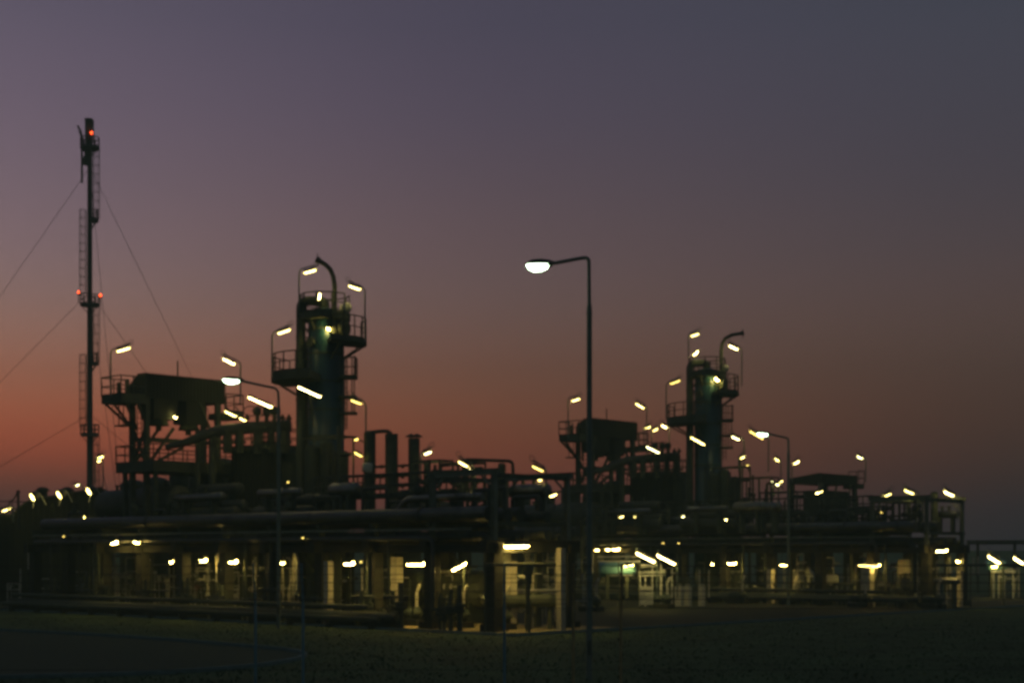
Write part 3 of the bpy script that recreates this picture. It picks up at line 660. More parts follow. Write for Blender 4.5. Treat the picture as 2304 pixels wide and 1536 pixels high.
c = P(826.5, 1064, 82.8); r = thing("expansion_drum", "small pale upright drum lit up in front of the slim vessel", "drum", c)
MB().revolve(c, Z, [(0, 0.02), (0.02, 0.24), (0.1, 0.29), (0.48, 0.29), (0.56, 0.22), (0.58, 0.01)], 16).build("shell", PALE, r)
m = MB().beam(c + XX * 0.2 + YY * 0.1, c + XX * 0.25 + YY * 1.0 - Z * 0.1, 0.08); m.cyl(c - Z * 4.2, c + Z * 0.05, 0.06, n=6); m.build("support", STEEL, r)
upright("slender dark cylinder standing between the rack's two end frames", 1129, 1041, 76.5, 0.2, STEEL)
drum_thing("short horizontal drum with a bright top between the rack's end frames", G(1192, 76, 6.65) - U * 1.15, G(1192, 76, 6.65) + U * 1.15, 0.36, ALU, zb=4.98)
upright("slender dark cylinder at the near end of the farther rack", 2102, 1105, 104, 0.25, STEEL)
drum_thing("short bright-topped drum inside the farther rack's end frame", G(2128, 104, 6.2) - U * 0.75, G(2128, 104, 6.2) + U * 0.85, 0.26, ALU, zb=4.98)
drum_thing("bright-topped drum on the farther rack, left of the third street lamp", G(1692, 107, 6.8) - U * 1.3, G(1692, 107, 6.8) + U * 1.0, 0.4, ALU, zb=4.98)

skid("open valve skid right of the capped furnace stack", 972, 82, 6.2, 2.2, 2.3, 1)
skid("open valve skid under the twin lamps beside the pipe gantry", 1040, 79, 5.2, 2.4, 3.0, 2)
skid("low open valve skid between the end frames of the nearer rack", 1085, 77, 5.0, 1.8, 2.2, 3)
skid("small valve skid left of the farther rack's end frame", 2035, 104, 5.0, 2.2, 2.0, 4)
skid("valve skid on the farther rack left of the capless cylinder", 1965, 106, 5.0, 2.4, 1.8, 5)
skid("valve skid on the farther rack in front of the far cooler hall", 1880, 109, 5.0, 3.0, 2.6, 6)
skid("valve skid on the farther rack below the crossed lamps", 1760, 111, 5.0, 3.2, 3.0, 7)
skid("valve skid on the farther rack right behind the tall street lamp", 1345, 117, 5.0, 2.6, 2.2, 8)
skid("valve skid standing between the two racks", 1290, 100, 3.2, 2.6, 2.6, 9)
skid("broad valve skid on the farther rack right of the farther tower", 1700, 114, 5.0, 3.4, 4.2, 10)
m = MB().tube(rounded([P(1042, 1115, 79), P(1044, 1033, 79), P(1153, 1037, 79), P(1157, 1100, 79)], 0.22), 0.085, 8); single("pipe_gantry", "thin pipe bent square over the valve skids near the end frames", "pipe", m, STEEL)

# ------------------------------------------------------------------ fluorescent luminaires
def tube_lamp(label, x1, y1, x2, y2, Y, pole=None, hang=None, stay=None, r=0.085, along=False, dim=False, group="fluorescent lamps", ma=None):
    a, b = P(x1, y1, Y), P(x2, y2, Y)
    if along:                                          # runs along the rack, so it also gains depth
        d = b - a; c = (a + b) / 2; k = d.x / 2 / U.x * 1.0; a, b = c - U * k, c + U * k; a.z = P(x1, y1, Y).z; b.z = P(x2, y2, Y).z
    d = b - a; L = d.length; dn = d.normalized(); up = (Z - dn * dn.z).normalized()
    sd = dn.cross(up)
    c = (a + b) / 2
    if pole: foot = P(pole[0], pole[1], Y)
    else: foot = c
    root = thing("tube_lamp", label, "lamp", foot, group, rot=0)
    rr = min(r, L * 0.5)
    ends = max(1e-3, L / 2 - rr * 0.8)
    prof = [(-ends - rr * 0.8, 0.01), (-ends - rr * 0.6, rr * 0.62), (-ends, rr)] + [(ends, rr), (ends + rr * 0.6, rr * 0.62), (ends + rr * 0.8, 0.01)]
    prof = [(t, q * 0.8) for t, q in prof]
    MB().revolve(c, dn, prof, 12).build("diffuser", ma or (TLD if dim else TL), root)
    m = MB(); k = 8; ring = [sd * (math.cos(q) * rr * 1.2) + up * (math.sin(q) * rr * 1.2 - rr * 0.12) for q in [i * math.pi / k for i in range(k + 1)]]
    m.add([c - dn * L * 0.5 + q for q in ring] + [c + dn * L * 0.5 + q for q in ring], [(i, i + 1, i + k + 2, i + k + 1) for i in range(k)], True)
    ho = MB().box(c + up * (rr * 1.32), L * 0.98, rr * 1.9, rr * 0.5, dn, up.cross(dn)).build("housing", HOUS, root); m.build("reflector", PALE, ho)
    if pole:
        near, far = (a, b) if abs(pole[0] - x1) < abs(pole[0] - x2) else (b, a)
        od = (far - near).normalized()
        top = P(pole[0], pole[2], Y); tip = far + od * 0.12 + up * (rr + 0.16)
        pts = rounded([foot, top, tip], 0.28)
        po = MB().tube(pts, [0.052] * (len(pts) - 5) + [0.042] * 5, 6).build("pole", POLE, root)
        m = MB().tube([tip + od * (0.16 * math.cos(t)) + Z * (0.06 + 0.15 * math.sin(t)) for t in [i * math.pi / 6 for i in range(12)]], 0.016, 4, closed=True); m.build("cable_loop", POLE, po)
        m = MB()
        for k in (0.2, 0.8): q = near.lerp(far, k); m.cyl(q + up * rr, q + up * (rr + 0.2), 0.025, n=5)
        m.build("clamp", HOUS, po)
    if hang:
        m = MB()
        for k in (0.22, 0.78): q = a.lerp(b, k); m.cyl(q + up * rr, Vector((q.x, q.y, max(q.z + 0.2, hang))), 0.02, n=5)
        m.build("hanger", HOUS, root)
    if stay:                                           # bracket arm back to something: photo column, row, depth
        q = P(*stay); m = MB().cyl(c + up * rr, q, 0.04, n=6); m.build("bracket_arm", STEEL, root)
    return root

G1, G2 = "lamps of the nearer unit", "lamps of the farther unit"
LAMPS = [
 # on poles, nearer unit
 ("lamp on a bent pole over the end platform of the large cooler", 263, 790, 292, 782, 89, (249, 893, 787), G1),
 ("lamp on a bent pole at the tower side of the large cooler", 502, 806, 528, 819, 92, (541, 912, 814), G1),
 ("topmost lamp left of the nearer tower's bent vent", 684, 614, 710, 607, 87.4, (673, 706, 606), G1),
 ("lamp on a bent pole over the nearer tower's upper side platform", 785, 642, 811, 651, 86.8, (821, 768, 648), G1),
 ("lamp on a bent pole over the nearer tower's lower platform", 625, 750, 652, 741, 86, (612, 850, 748), G1),
 ("lamp on a bent pole just right of the nearer tower's ladder", 790, 899, 814, 908, 84.3, (823, 985, 903), G1),
 ("small slanting lamp right of the capped furnace stack", 954, 1021, 970, 1015, 82, (947, 1080, 1016), G1),
 ("lamp hung from a slanting arm between the furnace stacks and the end frames", 1032, 1037, 1056, 1050, 77, (1069, 1120, 1049), G1),
 ("lamp on a bent pole inside the end frame of the nearer rack", 1198, 1047, 1223, 1059, 75, (1229, 1150, 1052), G1),
 ("upper lamp of the pair standing right of the flare stack's foot", 219, 1030, 232, 1026, 118, (214, 1090, 1026), G1),
 ("lower lamp of the pair standing right of the flare stack's foot", 219, 1038, 226, 1035, 112, (232, 1095, 1033), G1),
 ("round-looking lamp just left of the flare stack above the hall roof", 170, 1092, 178, 1089, 118, (186, 1130, 1090), G1),
 ("lamp on a post at the far left edge behind the hall", 5, 1149, 17, 1145, 100, (30, 1175, 1143), G1),
 ("tiny lamp next to the post at the far left edge", 19, 1145, 24, 1142, 112, (37, 1175, 1140), G1),
 # on poles, farther unit
 ("lamp on a bent pole over the end platform of the farther cooler", 1286, 902, 1304, 896, 118, (1278, 985, 894), G2),
 ("lamp on a bent pole right of the farther cooler", 1431, 907, 1449, 918, 122, (1455, 1000, 912), G2),
 ("topmost lamp of the farther tower, left of its vent", 1555, 756, 1572, 750, 116, (1549, 806, 750), G2),
 ("lamp on a bent pole over the farther tower's upper side platform", 1641, 777, 1660, 786, 115.4, (1669, 868, 783), G2),
 ("lamp on a bent pole over the farther tower's lower platform", 1508, 863, 1530, 855, 115, (1499, 945, 861), G2),
 ("lamp on a bent pole just right of the farther tower's ladder", 1647, 981, 1664, 989, 113, (1674, 1050, 985), G2),
 ("long lamp whose glow runs into the third street lamp's head", 1687, 969, 1718, 987, 112, (1729, 1060, 985), G2),
 ("small slanting lamp left of the third street lamp's pole", 1744, 1031, 1753, 1037, 128, (1757, 1085, 1034), G2),
 ("small slanting lamp right of the third street lamp's pole", 1787, 1043, 1798, 1036, 128, (1782, 1085, 1038), G2),
 ("lamp on a bent pole behind the far cooler hall", 1929, 1026, 1941, 1031, 134, (1948, 1085, 1030), G2),
 ("rising lamp right of the far cooler hall", 1986, 1117, 2005, 1109, 110, (1979, 1165, 1112), G2),
 ("falling lamp left of the farther rack's end frame", 2036, 1102, 2056, 1110, 105, (2067, 1170, 1106), G2),
 ("lamp above the short drum in the farther rack's end frame", 2125, 1105, 2146, 1115, 102.5, (2154, 1170, 1112), G2),
 ("leftmost of three little lamps behind the farther cooler", 1452, 963, 1463, 959, 128, (1449, 1010, 958), G2),
 ("middle one of three little lamps behind the farther cooler", 1469, 969, 1480, 963, 128, (1466, 1020, 962), G2),
 ("rightmost of three little lamps behind the farther cooler", 1489, 956, 1501, 962, 128, (1506, 1020, 958), G2),
 ("small lamp on the rail right of the farther tower's foot", 1666, 1031, 1675, 1025, 112, (1662, 1060, 1026), G2),
]
for lb, x1, y1, x2, y2, Y, pole, gr in LAMPS: tube_lamp(lb, x1, y1, x2, y2, Y, pole=pole, group=gr, ma=TLV[(0, 1, 0, 2, 3, 0, 1)[len(lb) % 7]])
STAYS = [
 ("long slanting lamp left of the nearer tower above the pipe header", 559, 892, 612, 915, 86, (628, 945, 88), G1),
 ("long slanting lamp in front of the nearer tower", 671, 869, 722, 892, 82, (705, 960, 84.6), G1),
 ("lamp under the far end of the large cooler", 506, 924, 532, 936, 91, (505, 912, 92), G1),
 ("short lamp right under the far end platform of the large cooler", 539, 939, 553, 946, 92, (530, 915, 93), G1),
 ("small lamp under the casing of the large cooler between its hoppers", 391, 935, 398, 940, 91.5, (400, 900, 93), G1),
 ("upright lamp inside the top railing of the nearer tower", 717, 674, 718.5, 660, 87, (717, 705, 87.2), G1),
 ("small lamp above the slim vessel beside the nearer tower", 797, 989, 806, 986, 84, (820, 995, 84), G1),
 ("slanting lamp beside the slim vessel below the small one", 798, 1016, 815, 1026, 83.5, (825, 1030, 84), G1),
 ("rounded lamp under the slanting arm left of the end frames", 1043, 1060, 1058, 1054, 76.5, (1069, 1065, 77), G1),
 ("short lamp under the end frame beam of the nearer rack", 1210, 1079, 1220, 1077, 76, (1222, 1068, 76), G1),
 ("left one of two rising lamps under the nearer rack's end frame", 1206, 1118, 1216, 1113, 78, (1228, 1110, 77), G1),
 ("right one of two rising lamps under the nearer rack's end frame", 1236, 1116, 1252, 1110, 78, (1262, 1105, 74), G1),
 ("long slanting lamp right of the farther cooler", 1455, 1004, 1484, 1018, 114, (1462, 1045, 116), G2),
 ("long slanting lamp in front of the farther tower", 1555, 983, 1586, 1000, 110, (1570, 1040, 113.5), G2),
 ("upright slanting lamp inside the top railing of the farther tower", 1560, 799, 1570, 789, 115.8, (1562, 812, 116), G2),
 ("falling lamp of the crossed pair on the farther rack", 1734, 1081, 1753, 1091, 113, (1740, 1105, 113), G2),
 ("rising lamp of the crossed pair on the farther rack", 1751, 1086, 1761, 1080, 115, (1762, 1100, 114), G2),
 ("left one of two round lamps under the far cooler hall", 1836, 1109, 1843, 1107, 122, (1842, 1085, 130), G2),
 ("right one of two round lamps under the far cooler hall", 1843, 1107, 1851, 1103, 122, (1850, 1085, 130), G2),
 ("round lamp on the farther rack right of the tall street lamp", 1393, 1163, 1403, 1160, 108, (1398, 1185, 116), G2),
 ("pin-point lamp on the farther rack right of the round one", 1426, 1162, 1430, 1161, 108, (1428, 1185, 115), G2),
 ("pin-point lamp on the farther rack below the farther tower", 1534, 1162, 1540, 1160, 108, (1537, 1185, 113), G2),
 ("pin-point lamp left of the bright-topped drum on the farther rack", 1631, 1169, 1636, 1167, 106, (1634, 1185, 110), G2),
]
for lb, x1, y1, x2, y2, Y, st, gr in STAYS: tube_lamp(lb, x1, y1, x2, y2, Y, stay=st, group=gr, r=0.09, ma=TLV[(0, 1, 2, 0, 3, 1)[len(lb) % 6]])
def under(A, px, v): return on_rack(A, px, v).y
HANG = [
 ("lamp under the nearer rack above the far left instrument frames", 249, 1221, 265, 1220, 1, -1.0, G1),
 ("slanting lamp under the nearer rack right of the far left frames", 300, 1216, 313, 1221, 1, -1.0, G1),
 ("small lamp under the nearer rack in its fourth bay from the far end", 381, 1263, 389, 1263, 1, 0.7, G1),
 ("lamp above the ladder-like pipe stand under the nearer rack", 449, 1260, 465, 1260, 1, 0.7, G1),
 ("lamp just above the white curved pipe under the nearer rack", 514, 1263, 534, 1263, 1, -0.8, G1),
 ("small lamp left of the white upright pipe under the nearer rack", 630, 1265, 640, 1265, 1, 0.7, G1),
 ("lamp under the nearer rack right of the yellow-lit column stub", 774, 1267, 796, 1267, 1, -1.0, G1),
 ("bright long lamp under the nearer rack above the tank", 915, 1268, 956, 1268, 1, 0.7, G1),
 ("steeply rising lamp under the nearer rack behind the dark columns", 1016, 1282, 1049, 1265, 1, 0.9, G1),
 ("leftmost of the row of three small lamps left of the teal tank", 1339, 1236, 1348, 1236, 2, -0.9, G2),
 ("middle of the row of three small lamps above the teal tank", 1363, 1235, 1372, 1235, 2, -0.9, G2),
 ("widest of the row of three small lamps above the teal tank", 1378, 1235, 1392, 1235, 2, -0.9, G2),
 ("small lamp under the farther rack right of the grey cabinets", 1600, 1268, 1606, 1268, 2, 0.7, G2),
 ("lamp under the farther rack left of the yellow-lit column", 1638, 1266, 1654, 1267, 2, -0.9, G2),
 ("lamp under the farther rack beside the third street lamp's pole", 1757, 1270, 1773, 1270, 2, -1.1, G2),
 ("bright long lamp under the farther rack over the lit column", 1935, 1271, 1975, 1271, 2, -0.75, G2),
 ("lamp under the near end of the farther rack", 2109, 1238, 2128, 1238, 2, -0.7, G2),
 ("pin-point lamp right of the near end of the farther rack", 2152, 1262, 2160, 1262, 2, 4.5, G2),
]
for lb, x1, y1, x2, y2, k, v, gr in HANG:
    tube_lamp(lb, x1, y1, x2, y2, under(A1 if k == 1 else A2, (x1 + x2) / 2, v), hang=3.6 if y1 > 1245 else 4.0, group=gr, along=(abs(x2 - x1) > 12 and abs(y2 - y1) < 3), r=0.095)
FLOOR = [
 ("left one of two big slanting tubes above the gauge panel", 1432, 1242, 1474, 1263, 96, (1478, 1345, 1262), G2),
 ("right one of two big slanting tubes above the gauge panel", 1479, 1247, 1520, 1268, 95, (1524, 1345, 1267), G2),
 ("left one of two slanting tubes over the white pipework at the far right", 2224, 1250, 2250, 1266, 118, (2256, 1345, 1264), G2),
 ("right one of two slanting tubes, cut by the photo's right edge", 2282, 1254, 2308, 1270, 117, (2312, 1345, 1268), G2),
]
for lb, x1, y1, x2, y2, Y, pole, gr in FLOOR: tube_lamp(lb, x1, y1, x2, y2, Y, pole=pole, group=gr, r=0.13, ma=TLV[1])
tube_lamp("longest lamp, under the near end of the nearer rack", 1134, 1227, 1190, 1226, 68.2, hang=4.3, group=G1, r=0.13)
tube_lamp("small lamp fixed over the teal tank", 1403, 1272, 1425, 1270, 97.9, stay=(1414, 1262, 97.7), group=G2)
tube_lamp("small lamp over the teal vessel at the far right", 2232, 1274, 2244, 1273, 120, stay=(2256, 1270, 118), group=G2)
tube_lamp("small glowing lamp on the shell of the nearer tower", 735, 737, 745, 741, 86.72, stay=(742, 735, 87.4), group=G1, r=0.1)
tube_lamp("small glowing lamp on the shell of the farther tower", 1609, 850, 1620, 857, 115.3, stay=(1612, 850, 116), group=G2, r=0.11)
tube_lamp("tiny lamp in the dark face of the hall under the flare stack", 185, 1165, 190, 1164, 104, stay=(188, 1158, 106.3), group=G1, r=0.09)
def flood(label, px, py, Y):
    p = P(px, py, Y); d = Vector((-0.75, -0.45, -0.5)).normalized()
    r = thing("flood_lamp", label, "flood lamp", p - Z * 0.6, "flood lamps on the hall roof", rot=0)
    MB().revolve(p, -d, [(0.0, 0.3), (0.2, 0.34), (0.45, 0.25), (0.55, 0.02)], 12).build("housing", HOUS, r)
    MB().revolve(p, -d, [(0.0, 0.27), (-0.06, 0.2), (-0.08, 0.01)], 12).build("lens", TLU, r)
    m = MB().cyl(p + Z * -0.75, p + Z * 0.1 - d * 0.25, 0.05, n=6); m.tube([p + Z * 0.1 - d * 0.5, p + Vector((0.6, 0.2, 0.0)), p + Vector((0.85, 0.25, -0.5))], 0.035, 5); m.build("bracket", GALV, r)
flood("flood lamp farthest from the flare stack on the hall roof edge", 73, 1118, 104); flood("middle flood lamp on the hall roof edge", 133, 1113, 104); flood("flood lamp on the hall roof beside the flare stack's foot", 200, 1105, 104)
m = MB().cyl(P(41, 1190, 100), P(41, 1104, 100), 0.09, n=8); m.tube([P(39, 1108, 100), P(30, 1124, 100), P(22, 1126, 100), P(18, 1150, 100)], 0.05, 6); m.cyl(P(41, 1108, 100), P(41, 1103, 100), 0.14, n=8)
single("davit_post", "dark hoist post with a bent arm at the far left edge", "post", m, STEEL)

# ------------------------------------------------------------------ street lamps
def street_lamp(label, pole_px, Y, pts, head0, head1, hd, rp=0.07, rise=0.0):
    """pts: photo points of pole top and arm; head0 / head1: photo points where the head begins and ends, hd: extra depth of the head"""
    b = G(pole_px, Y); r = thing("street_lamp", label, "street lamp", b, "street lamps", rot=0)
    n = len(pts); path = [P(x, y, Y + hd * i / n) for i, (x, y) in enumerate(pts)]
    zc = zy(688, 42)
    MB().cyl(b, b + Z * (zc - 0.05), rp * 1.15, rp, n=12).build("lower_pole", POLE, r)
    full = rounded([b + Z * (zc - 0.15)] + path, 0.45, 7)
    MB().tube(full, rp * 0.72, 10).build("arm_pole", POLE, r)
    m = MB().cyl(b + Z * (zc - 0.25), b + Z * (zc + 0.05), rp * 1.2, rp * 0.8, n=12); m.build("sleeve", POLE, r)
    MB().box(b + Z * 0.9 - YY * rp * 1.1, 0.11, 0.03, 0.4, XX, YY).build("inspection_door", STEEL, r)
    a, e = P(head0[0], head0[1], Y + hd), P(head1[0], head1[1], Y + hd * 1.25); d = (e - a).normalized(); L = (e - a).length
    up = (Z - d * d.z).normalized(); sd = d.cross(up)
    def shell(prof, sgn):                              # half-ellipse sections along the head
        q = MB(); rings = []
        for t, w, h in prof:
            rings += [a + d * (t * L) + sd * (w * math.cos(k * math.pi / 10)) + up * (sgn * h * math.sin(k * math.pi / 10)) for k in range(11)]
        q.add(rings, [(i * 11 + k, i * 11 + k + 1, (i + 1) * 11 + k + 1, (i + 1) * 11 + k) for i in range(len(prof) - 1) for k in range(10)], True)
        m = len(prof); q.add([rings[i * 11] for i in range(m)] + [rings[i * 11 + 10] for i in range(m)], [(i, i + 1, m + i + 1, m + i) for i in range(m - 1)])
        return q
    shell([(-0.05, 0.05, 0.05), (0.0, 0.07, 0.1), (0.2, 0.12, 0.15), (0.45, 0.17, 0.17), (0.75, 0.17, 0.16), (0.93, 0.12, 0.1), (1.0, 0.02, 0.02)], 1).build("head", HOUS, r)
    shell([(0.02, 0.06, 0.05), (0.12, 0.1, 0.08), (0.2, 0.11, 0.02)], -1).build("neck", HOUS, r)
    shell([(0.16, 0.03, 0.02), (0.24, 0.13, 0.12), (0.45, 0.155, 0.19), (0.72, 0.155, 0.2), (0.92, 0.11, 0.12), (1.0, 0.02, 0.01)], -1).build("lens", HG, r)
    return r
street_lamp("tallest street lamp, standing clear of the plant in front of the farther cooler", 1326, 42, [(1325, 579), (1305, 581), (1248, 592)], (1245, 595), (1184, 596), 0.5, 0.073)
street_lamp("street lamp whose head hangs before the far end of the large cooler", 627, 71, [(626, 874), (600, 869), (545, 857)], (547, 856), (501, 853), 0.0, 0.085)
street_lamp("smallest street lamp, in front of the farther unit", 1774, 103, [(1774, 985), (1758, 982), (1732, 976)], (1733, 977), (1703, 974), 0.0, 0.1)

# ------------------------------------------------------------------ equipment under and behind the racks, picked out by the lamps
def conduit(label, px, y0, y1, Y, r=0.05, ma=GALV, bend=None, name="stand_pipe"):
    p, q = P(px, y0, Y), P(px, y1, Y)
    pts = [q, p]
    if bend: pts = rounded([q, p, P(bend[0], bend[1], Y)], 0.3)
    m = MB().tube(pts, r, 10)
    for k in (0.12, 0.5, 0.86): c = q.lerp(p, k); m.cyl(c - Z * 0.03, c + Z * 0.03, r * 1.5, n=10)
    return single(name, label, "pipe", m, ma, "upright pipes under the racks")
CON = [
 ("thin lit pipe farthest left under the nearer rack", 46, 1278, 1360, 101, 0.05, GALV), ("short bright pipe above the far left valves", 64, 1238, 1255, 101, 0.05, GALV),
 ("left one of two bright thin pipes beside the hall wall", 211, 1215, 1320, 96, 0.05, GALV), ("right one of two bright thin pipes beside the hall wall", 223, 1218, 1325, 96, 0.05, GALV),
 ("thin pipe below the far left hanging lamp", 259, 1228, 1330, 92, 0.04, GALV),
 ("left pipe of the close pair in the fourth bay", 409, 1250, 1340, 90, 0.04, GALV), ("right pipe of the close pair in the fourth bay", 414, 1250, 1340, 90, 0.04, GALV),
 ("bright thin pipe left of the white curved pipe", 487, 1250, 1350, 86, 0.06, GALV), ("bright thin pipe between second street lamp and curved pipe", 575, 1252, 1365, 83, 0.055, GALV),
 ("thin pipe just left of the second street lamp's pole", 612, 1252, 1345, 82, 0.05, GALV), ("thin pipe hanging below the small lamp by the white pipe", 637, 1262, 1335, 80, 0.035, GALV),
 ("thin pipe directly left of the white upright pipe", 661, 1250, 1330, 80, 0.045, GALV),
 ("thin bright pipe left of the yellow-lit column stub", 728, 1250, 1355, 79, 0.05, GALV), ("thin bright pipe right of the yellow-lit column stub", 766, 1255, 1400, 77, 0.05, GALV),
 ("thin pipe right of the lamp in the bay left of the tank", 815, 1270, 1330, 77, 0.05, GALV), ("thin pipe in front of the tank's right end", 966, 1262, 1340, 74, 0.045, GALV),
 ("dark pipe in front of the sphere-ended vessel", 1044, 1270, 1355, 70, 0.05, STEEL),
 ("bright pipe right of the near end of the nearer rack", 1287, 1225, 1270, 84, 0.06, GALV), ("dark T-headed post before the near end of the nearer rack", 1190, 1268, 1425, 66, 0.06, STEEL),
 ("thin pipe left of the teal tank", 1332, 1240, 1265, 96, 0.07, GALV), ("thin pipe by the gauge panel's right side", 1488, 1270, 1340, 97, 0.05, PALE), ("thin pipe right of the gauge panel's stand", 1512, 1275, 1330, 97, 0.05, GALV),
 ("thin pipe left of the pair of grey cabinets", 1574, 1280, 1320, 108, 0.05, GALV), ("thin pipe between the grey cabinets and the lit bay", 1595, 1282, 1325, 108, 0.05, GALV),
 ("bright thick pipe left of the lamp in the farther rack's middle bay", 1638, 1268, 1320, 111, 0.07, PALE), ("bright thin pipe right of the lamp in the farther rack's middle bay", 1670, 1265, 1318, 110, 0.05, GALV),
 ("thin pipe left of the farther yellow-lit column", 1727, 1262, 1335, 108, 0.045, GALV), ("thin pipe under the lamp by the third street lamp", 1764, 1277, 1320, 107, 0.035, GALV),
 ("thin pipe between the cone and the little drum", 1851, 1270, 1330, 104, 0.045, GALV), ("thick bright pipe left of the long lamp under the farther rack", 1909, 1268, 1350, 102, 0.085, PALE), ("thin pipe right of the thick bright one under the farther rack", 1925, 1268, 1320, 102, 0.045, GALV),
 ("bright pipe at the edge of the lit bay under the farther rack", 2061, 1262, 1312, 99, 0.12, PALE), ("thin pipe under the last lamp of the farther rack", 2138, 1250, 1300, 101, 0.06, GALV), ("left one of the twin thin pipes right of the farther rack", 2190, 1252, 1268, 110, 0.06, GALV), ("right one of the twin thin pipes right of the farther rack", 2201, 1252, 1268, 110, 0.06, GALV),
]
for lb, x, y0, y1, Y, rr, ma in CON:
    if 130 < x < 1100: Y = on_rack(A1, x, 1.5).y
    elif 1620 < x < 2080: Y = on_rack(A2, x, 1.5).y
    conduit(lb, x, y0, max(y1, HY + (H - 0.25) * F / Y) if y1 > 1300 else y1 + 25, Y, rr, ma)
m = MB().tube(rounded([P(491, 1236, 84.5), P(492, 1258, 84.5), P(506, 1272, 84.5), P(536, 1272, 84.5)], 0.7, 8), 0.13, 12); m.cyl(P(533, 1272, 84.5), P(536, 1272, 84.5), 0.2, n=12)
single("curved_pipe", "thick white curved pipe under the nearer rack", "pipe", m, PALE)
m = MB().tube(rounded([P(664, 1244, 79.5), P(670, 1262, 79.5), P(670, 1322, 79.5), P(664, 1336, 79.5)], 0.5, 6), 0.1, 12); single("white_pipe", "white upright pipe with bent ends under the nearer rack", "pipe", m, PALE)

def block(label, px, y0, y1, Y, w, d, ma, name, cat, group=None, lines=3):
    b = P(px, y1, Y); t = P(px, y0, Y); r = thing(name, label, cat, b, group); h = t.z - b.z
    MB().box(b + Z * h / 2, w, d, h).build("body", ma, r)
    if lines:
        m = MB()
        for k in range(1, lines + 1): m.box(b + Z * h * k / (lines + 1), w + 0.012, d + 0.012, 0.035)
        m.build("joint_band", STEEL, r)
    return r
# piers added for lamplit rack columns, the light put into their pale colour
for lb, x, y0, y1, Y, w in (("concrete pier coloured as lamplit left of the lamp bay under the nearer rack", 739, 1262, 1345, 79.5, 0.34), ("broad concrete pier coloured as lamplit left of the tank", 893, 1252, 1392, 78.2, 0.42), ("concrete pier coloured as lamplit under the longest lamp", 1149, 1236, 1425, 72.5, 0.42), ("concrete pier coloured as lamplit at the corner of the nearer rack", 1262, 1232, 1420, 70.2, 0.3),
                            ("concrete pier coloured as lamplit under the farther rack left of the third street lamp", 1734, 1280, 1345, 109.5, 0.4), ("broad concrete pier coloured as lamplit under the long lamp of the farther rack", 1953, 1276, 1350, 103.6, 0.7), ("slim concrete pier coloured as lamplit at the end of the farther rack", 2160, 1282, 1392, 96, 0.3), ("concrete pier coloured as lamplit in the last but one bay of the farther rack", 2040, 1258, 1330, 104, 0.85)):
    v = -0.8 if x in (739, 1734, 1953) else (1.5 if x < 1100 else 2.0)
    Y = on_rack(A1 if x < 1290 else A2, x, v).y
    block(lb, x, y0, max(y1, HY + H * F / Y), Y, w, w, LITCONC, "lit_tone_pier", "pier", "concrete piers", 2)
# tanks and exchangers at ground level
drum_thing("big dull tank behind the dark columns, lamp glinting on its end", G(930, 79.5, 1.75) - U * 0.4, G(930, 79.5, 1.75) + V * 3.2, 1.05, DALU, name="storage_tank", zb=0.0)
drum_thing("big dull tank seen right of the dark columns, bright line along its top", G(1010, 77.5, 1.7) - U * 1.0, G(1010, 77.5, 1.7) + U * 2.8 + V * 0.1, 0.95, DALU, name="storage_tank", zb=0.0)
drum_thing("long low exchanger under the near end of the nearer rack, bright on top", G(1130, 73.5, 1.3) - U * 1.2, G(1130, 73.5, 1.3) + U * 2.6 + V * 0.6, 0.33, ALU, name="low_exchanger", zb=0.0)
drum_thing("teal tank under the row of three small lamps", G(1352, 99, 2.5), G(1352, 99, 2.5) + XX * 2.1, 0.5, PTEAL, name="teal_tank", zb=0.6)
drum_thing("teal vessel at the far right under the slanting tubes", G(2222, 121, 2.6), G(2222, 121, 2.6) + XX * 1.3, 0.45, PTEAL, name="teal_tank", zb=0.0)
drum_thing("stubby drum with a highlight beside the cone under the farther rack", G(1856, 105.5, 1.7), G(1856, 105.5, 1.7) + XX * 0.75, 0.42, PALE, name="small_drum", zb=0.0)
drum_thing("lit exchanger in the last but one bay of the farther rack", G(2020, 102, 1.45), G(2020, 102, 1.45) + XX * 1.5, 0.45, ALU, name="low_exchanger", zb=0.0)
drum_thing("slim exchanger under the near end of the farther rack", G(2105, 98.5, 1.75), G(2105, 98.5, 1.75) + U * 1.6, 0.2, ALU, name="low_exchanger", zb=0.0)
drum_thing("grey exchanger right of the broad lit pier under the farther rack", G(1968, 102, 1.35), G(1968, 102, 1.35) + XX * 0.9, 0.35, ALU, name="low_exchanger", zb=0.0)
c = G(1826, 105.5, 0); r = thing("cone_hopper", "pale cone-shaped hopper under the farther rack", "hopper", c)
MB().revolve(c + Z * 1.7 - XX * 0.3, XX, [(0, 0.9), (0.02, 0.92), (0.75, 0.25), (1.0, 0.22), (1.0, 0.01)], 20).build("shell", PALE, r)
m = MB().box(c + Z * 0.45, 0.2, 1.0, 0.9, XX, YY); m.build("saddle", STEEL, r)
# teal tank walkway, white pipework, gauge panel, cabinets
r = thing("tank_walkway", "pale-railed walkway above the teal tank", "walkway", G(1380, 98, 0))
a, b = P(1344, 1262, 97.6), P(1440, 1262, 97.6)
MB().beam(a, b, 0.5, 0.1).build("deck", GALV, r); MB().cyl(P(1344, 1252, 97.5), P(1440, 1251, 97.5), 0.05, n=6).build("handrail", PALE, r)
for x in (1346, 1392, 1438): MB().cyl(G(x, 97.6, 0), P(x, 1251, 97.6), 0.05, n=6).build("post", STEEL, r)
MB().cyl(P(1372, 1293, 97), P(1424, 1293, 97), 0.07, n=8).build("tie_pipe", PALE, r)
r = thing("pipe_stand", "white-lit pipe stand right of the teal tank", "pipe stand", G(1465, 97.5, 0))
for y in (1287, 1294): MB().cyl(P(1437, y, 97.5), P(1495, y - 1, 97.5), 0.06, n=8).build("header", PALE, r)
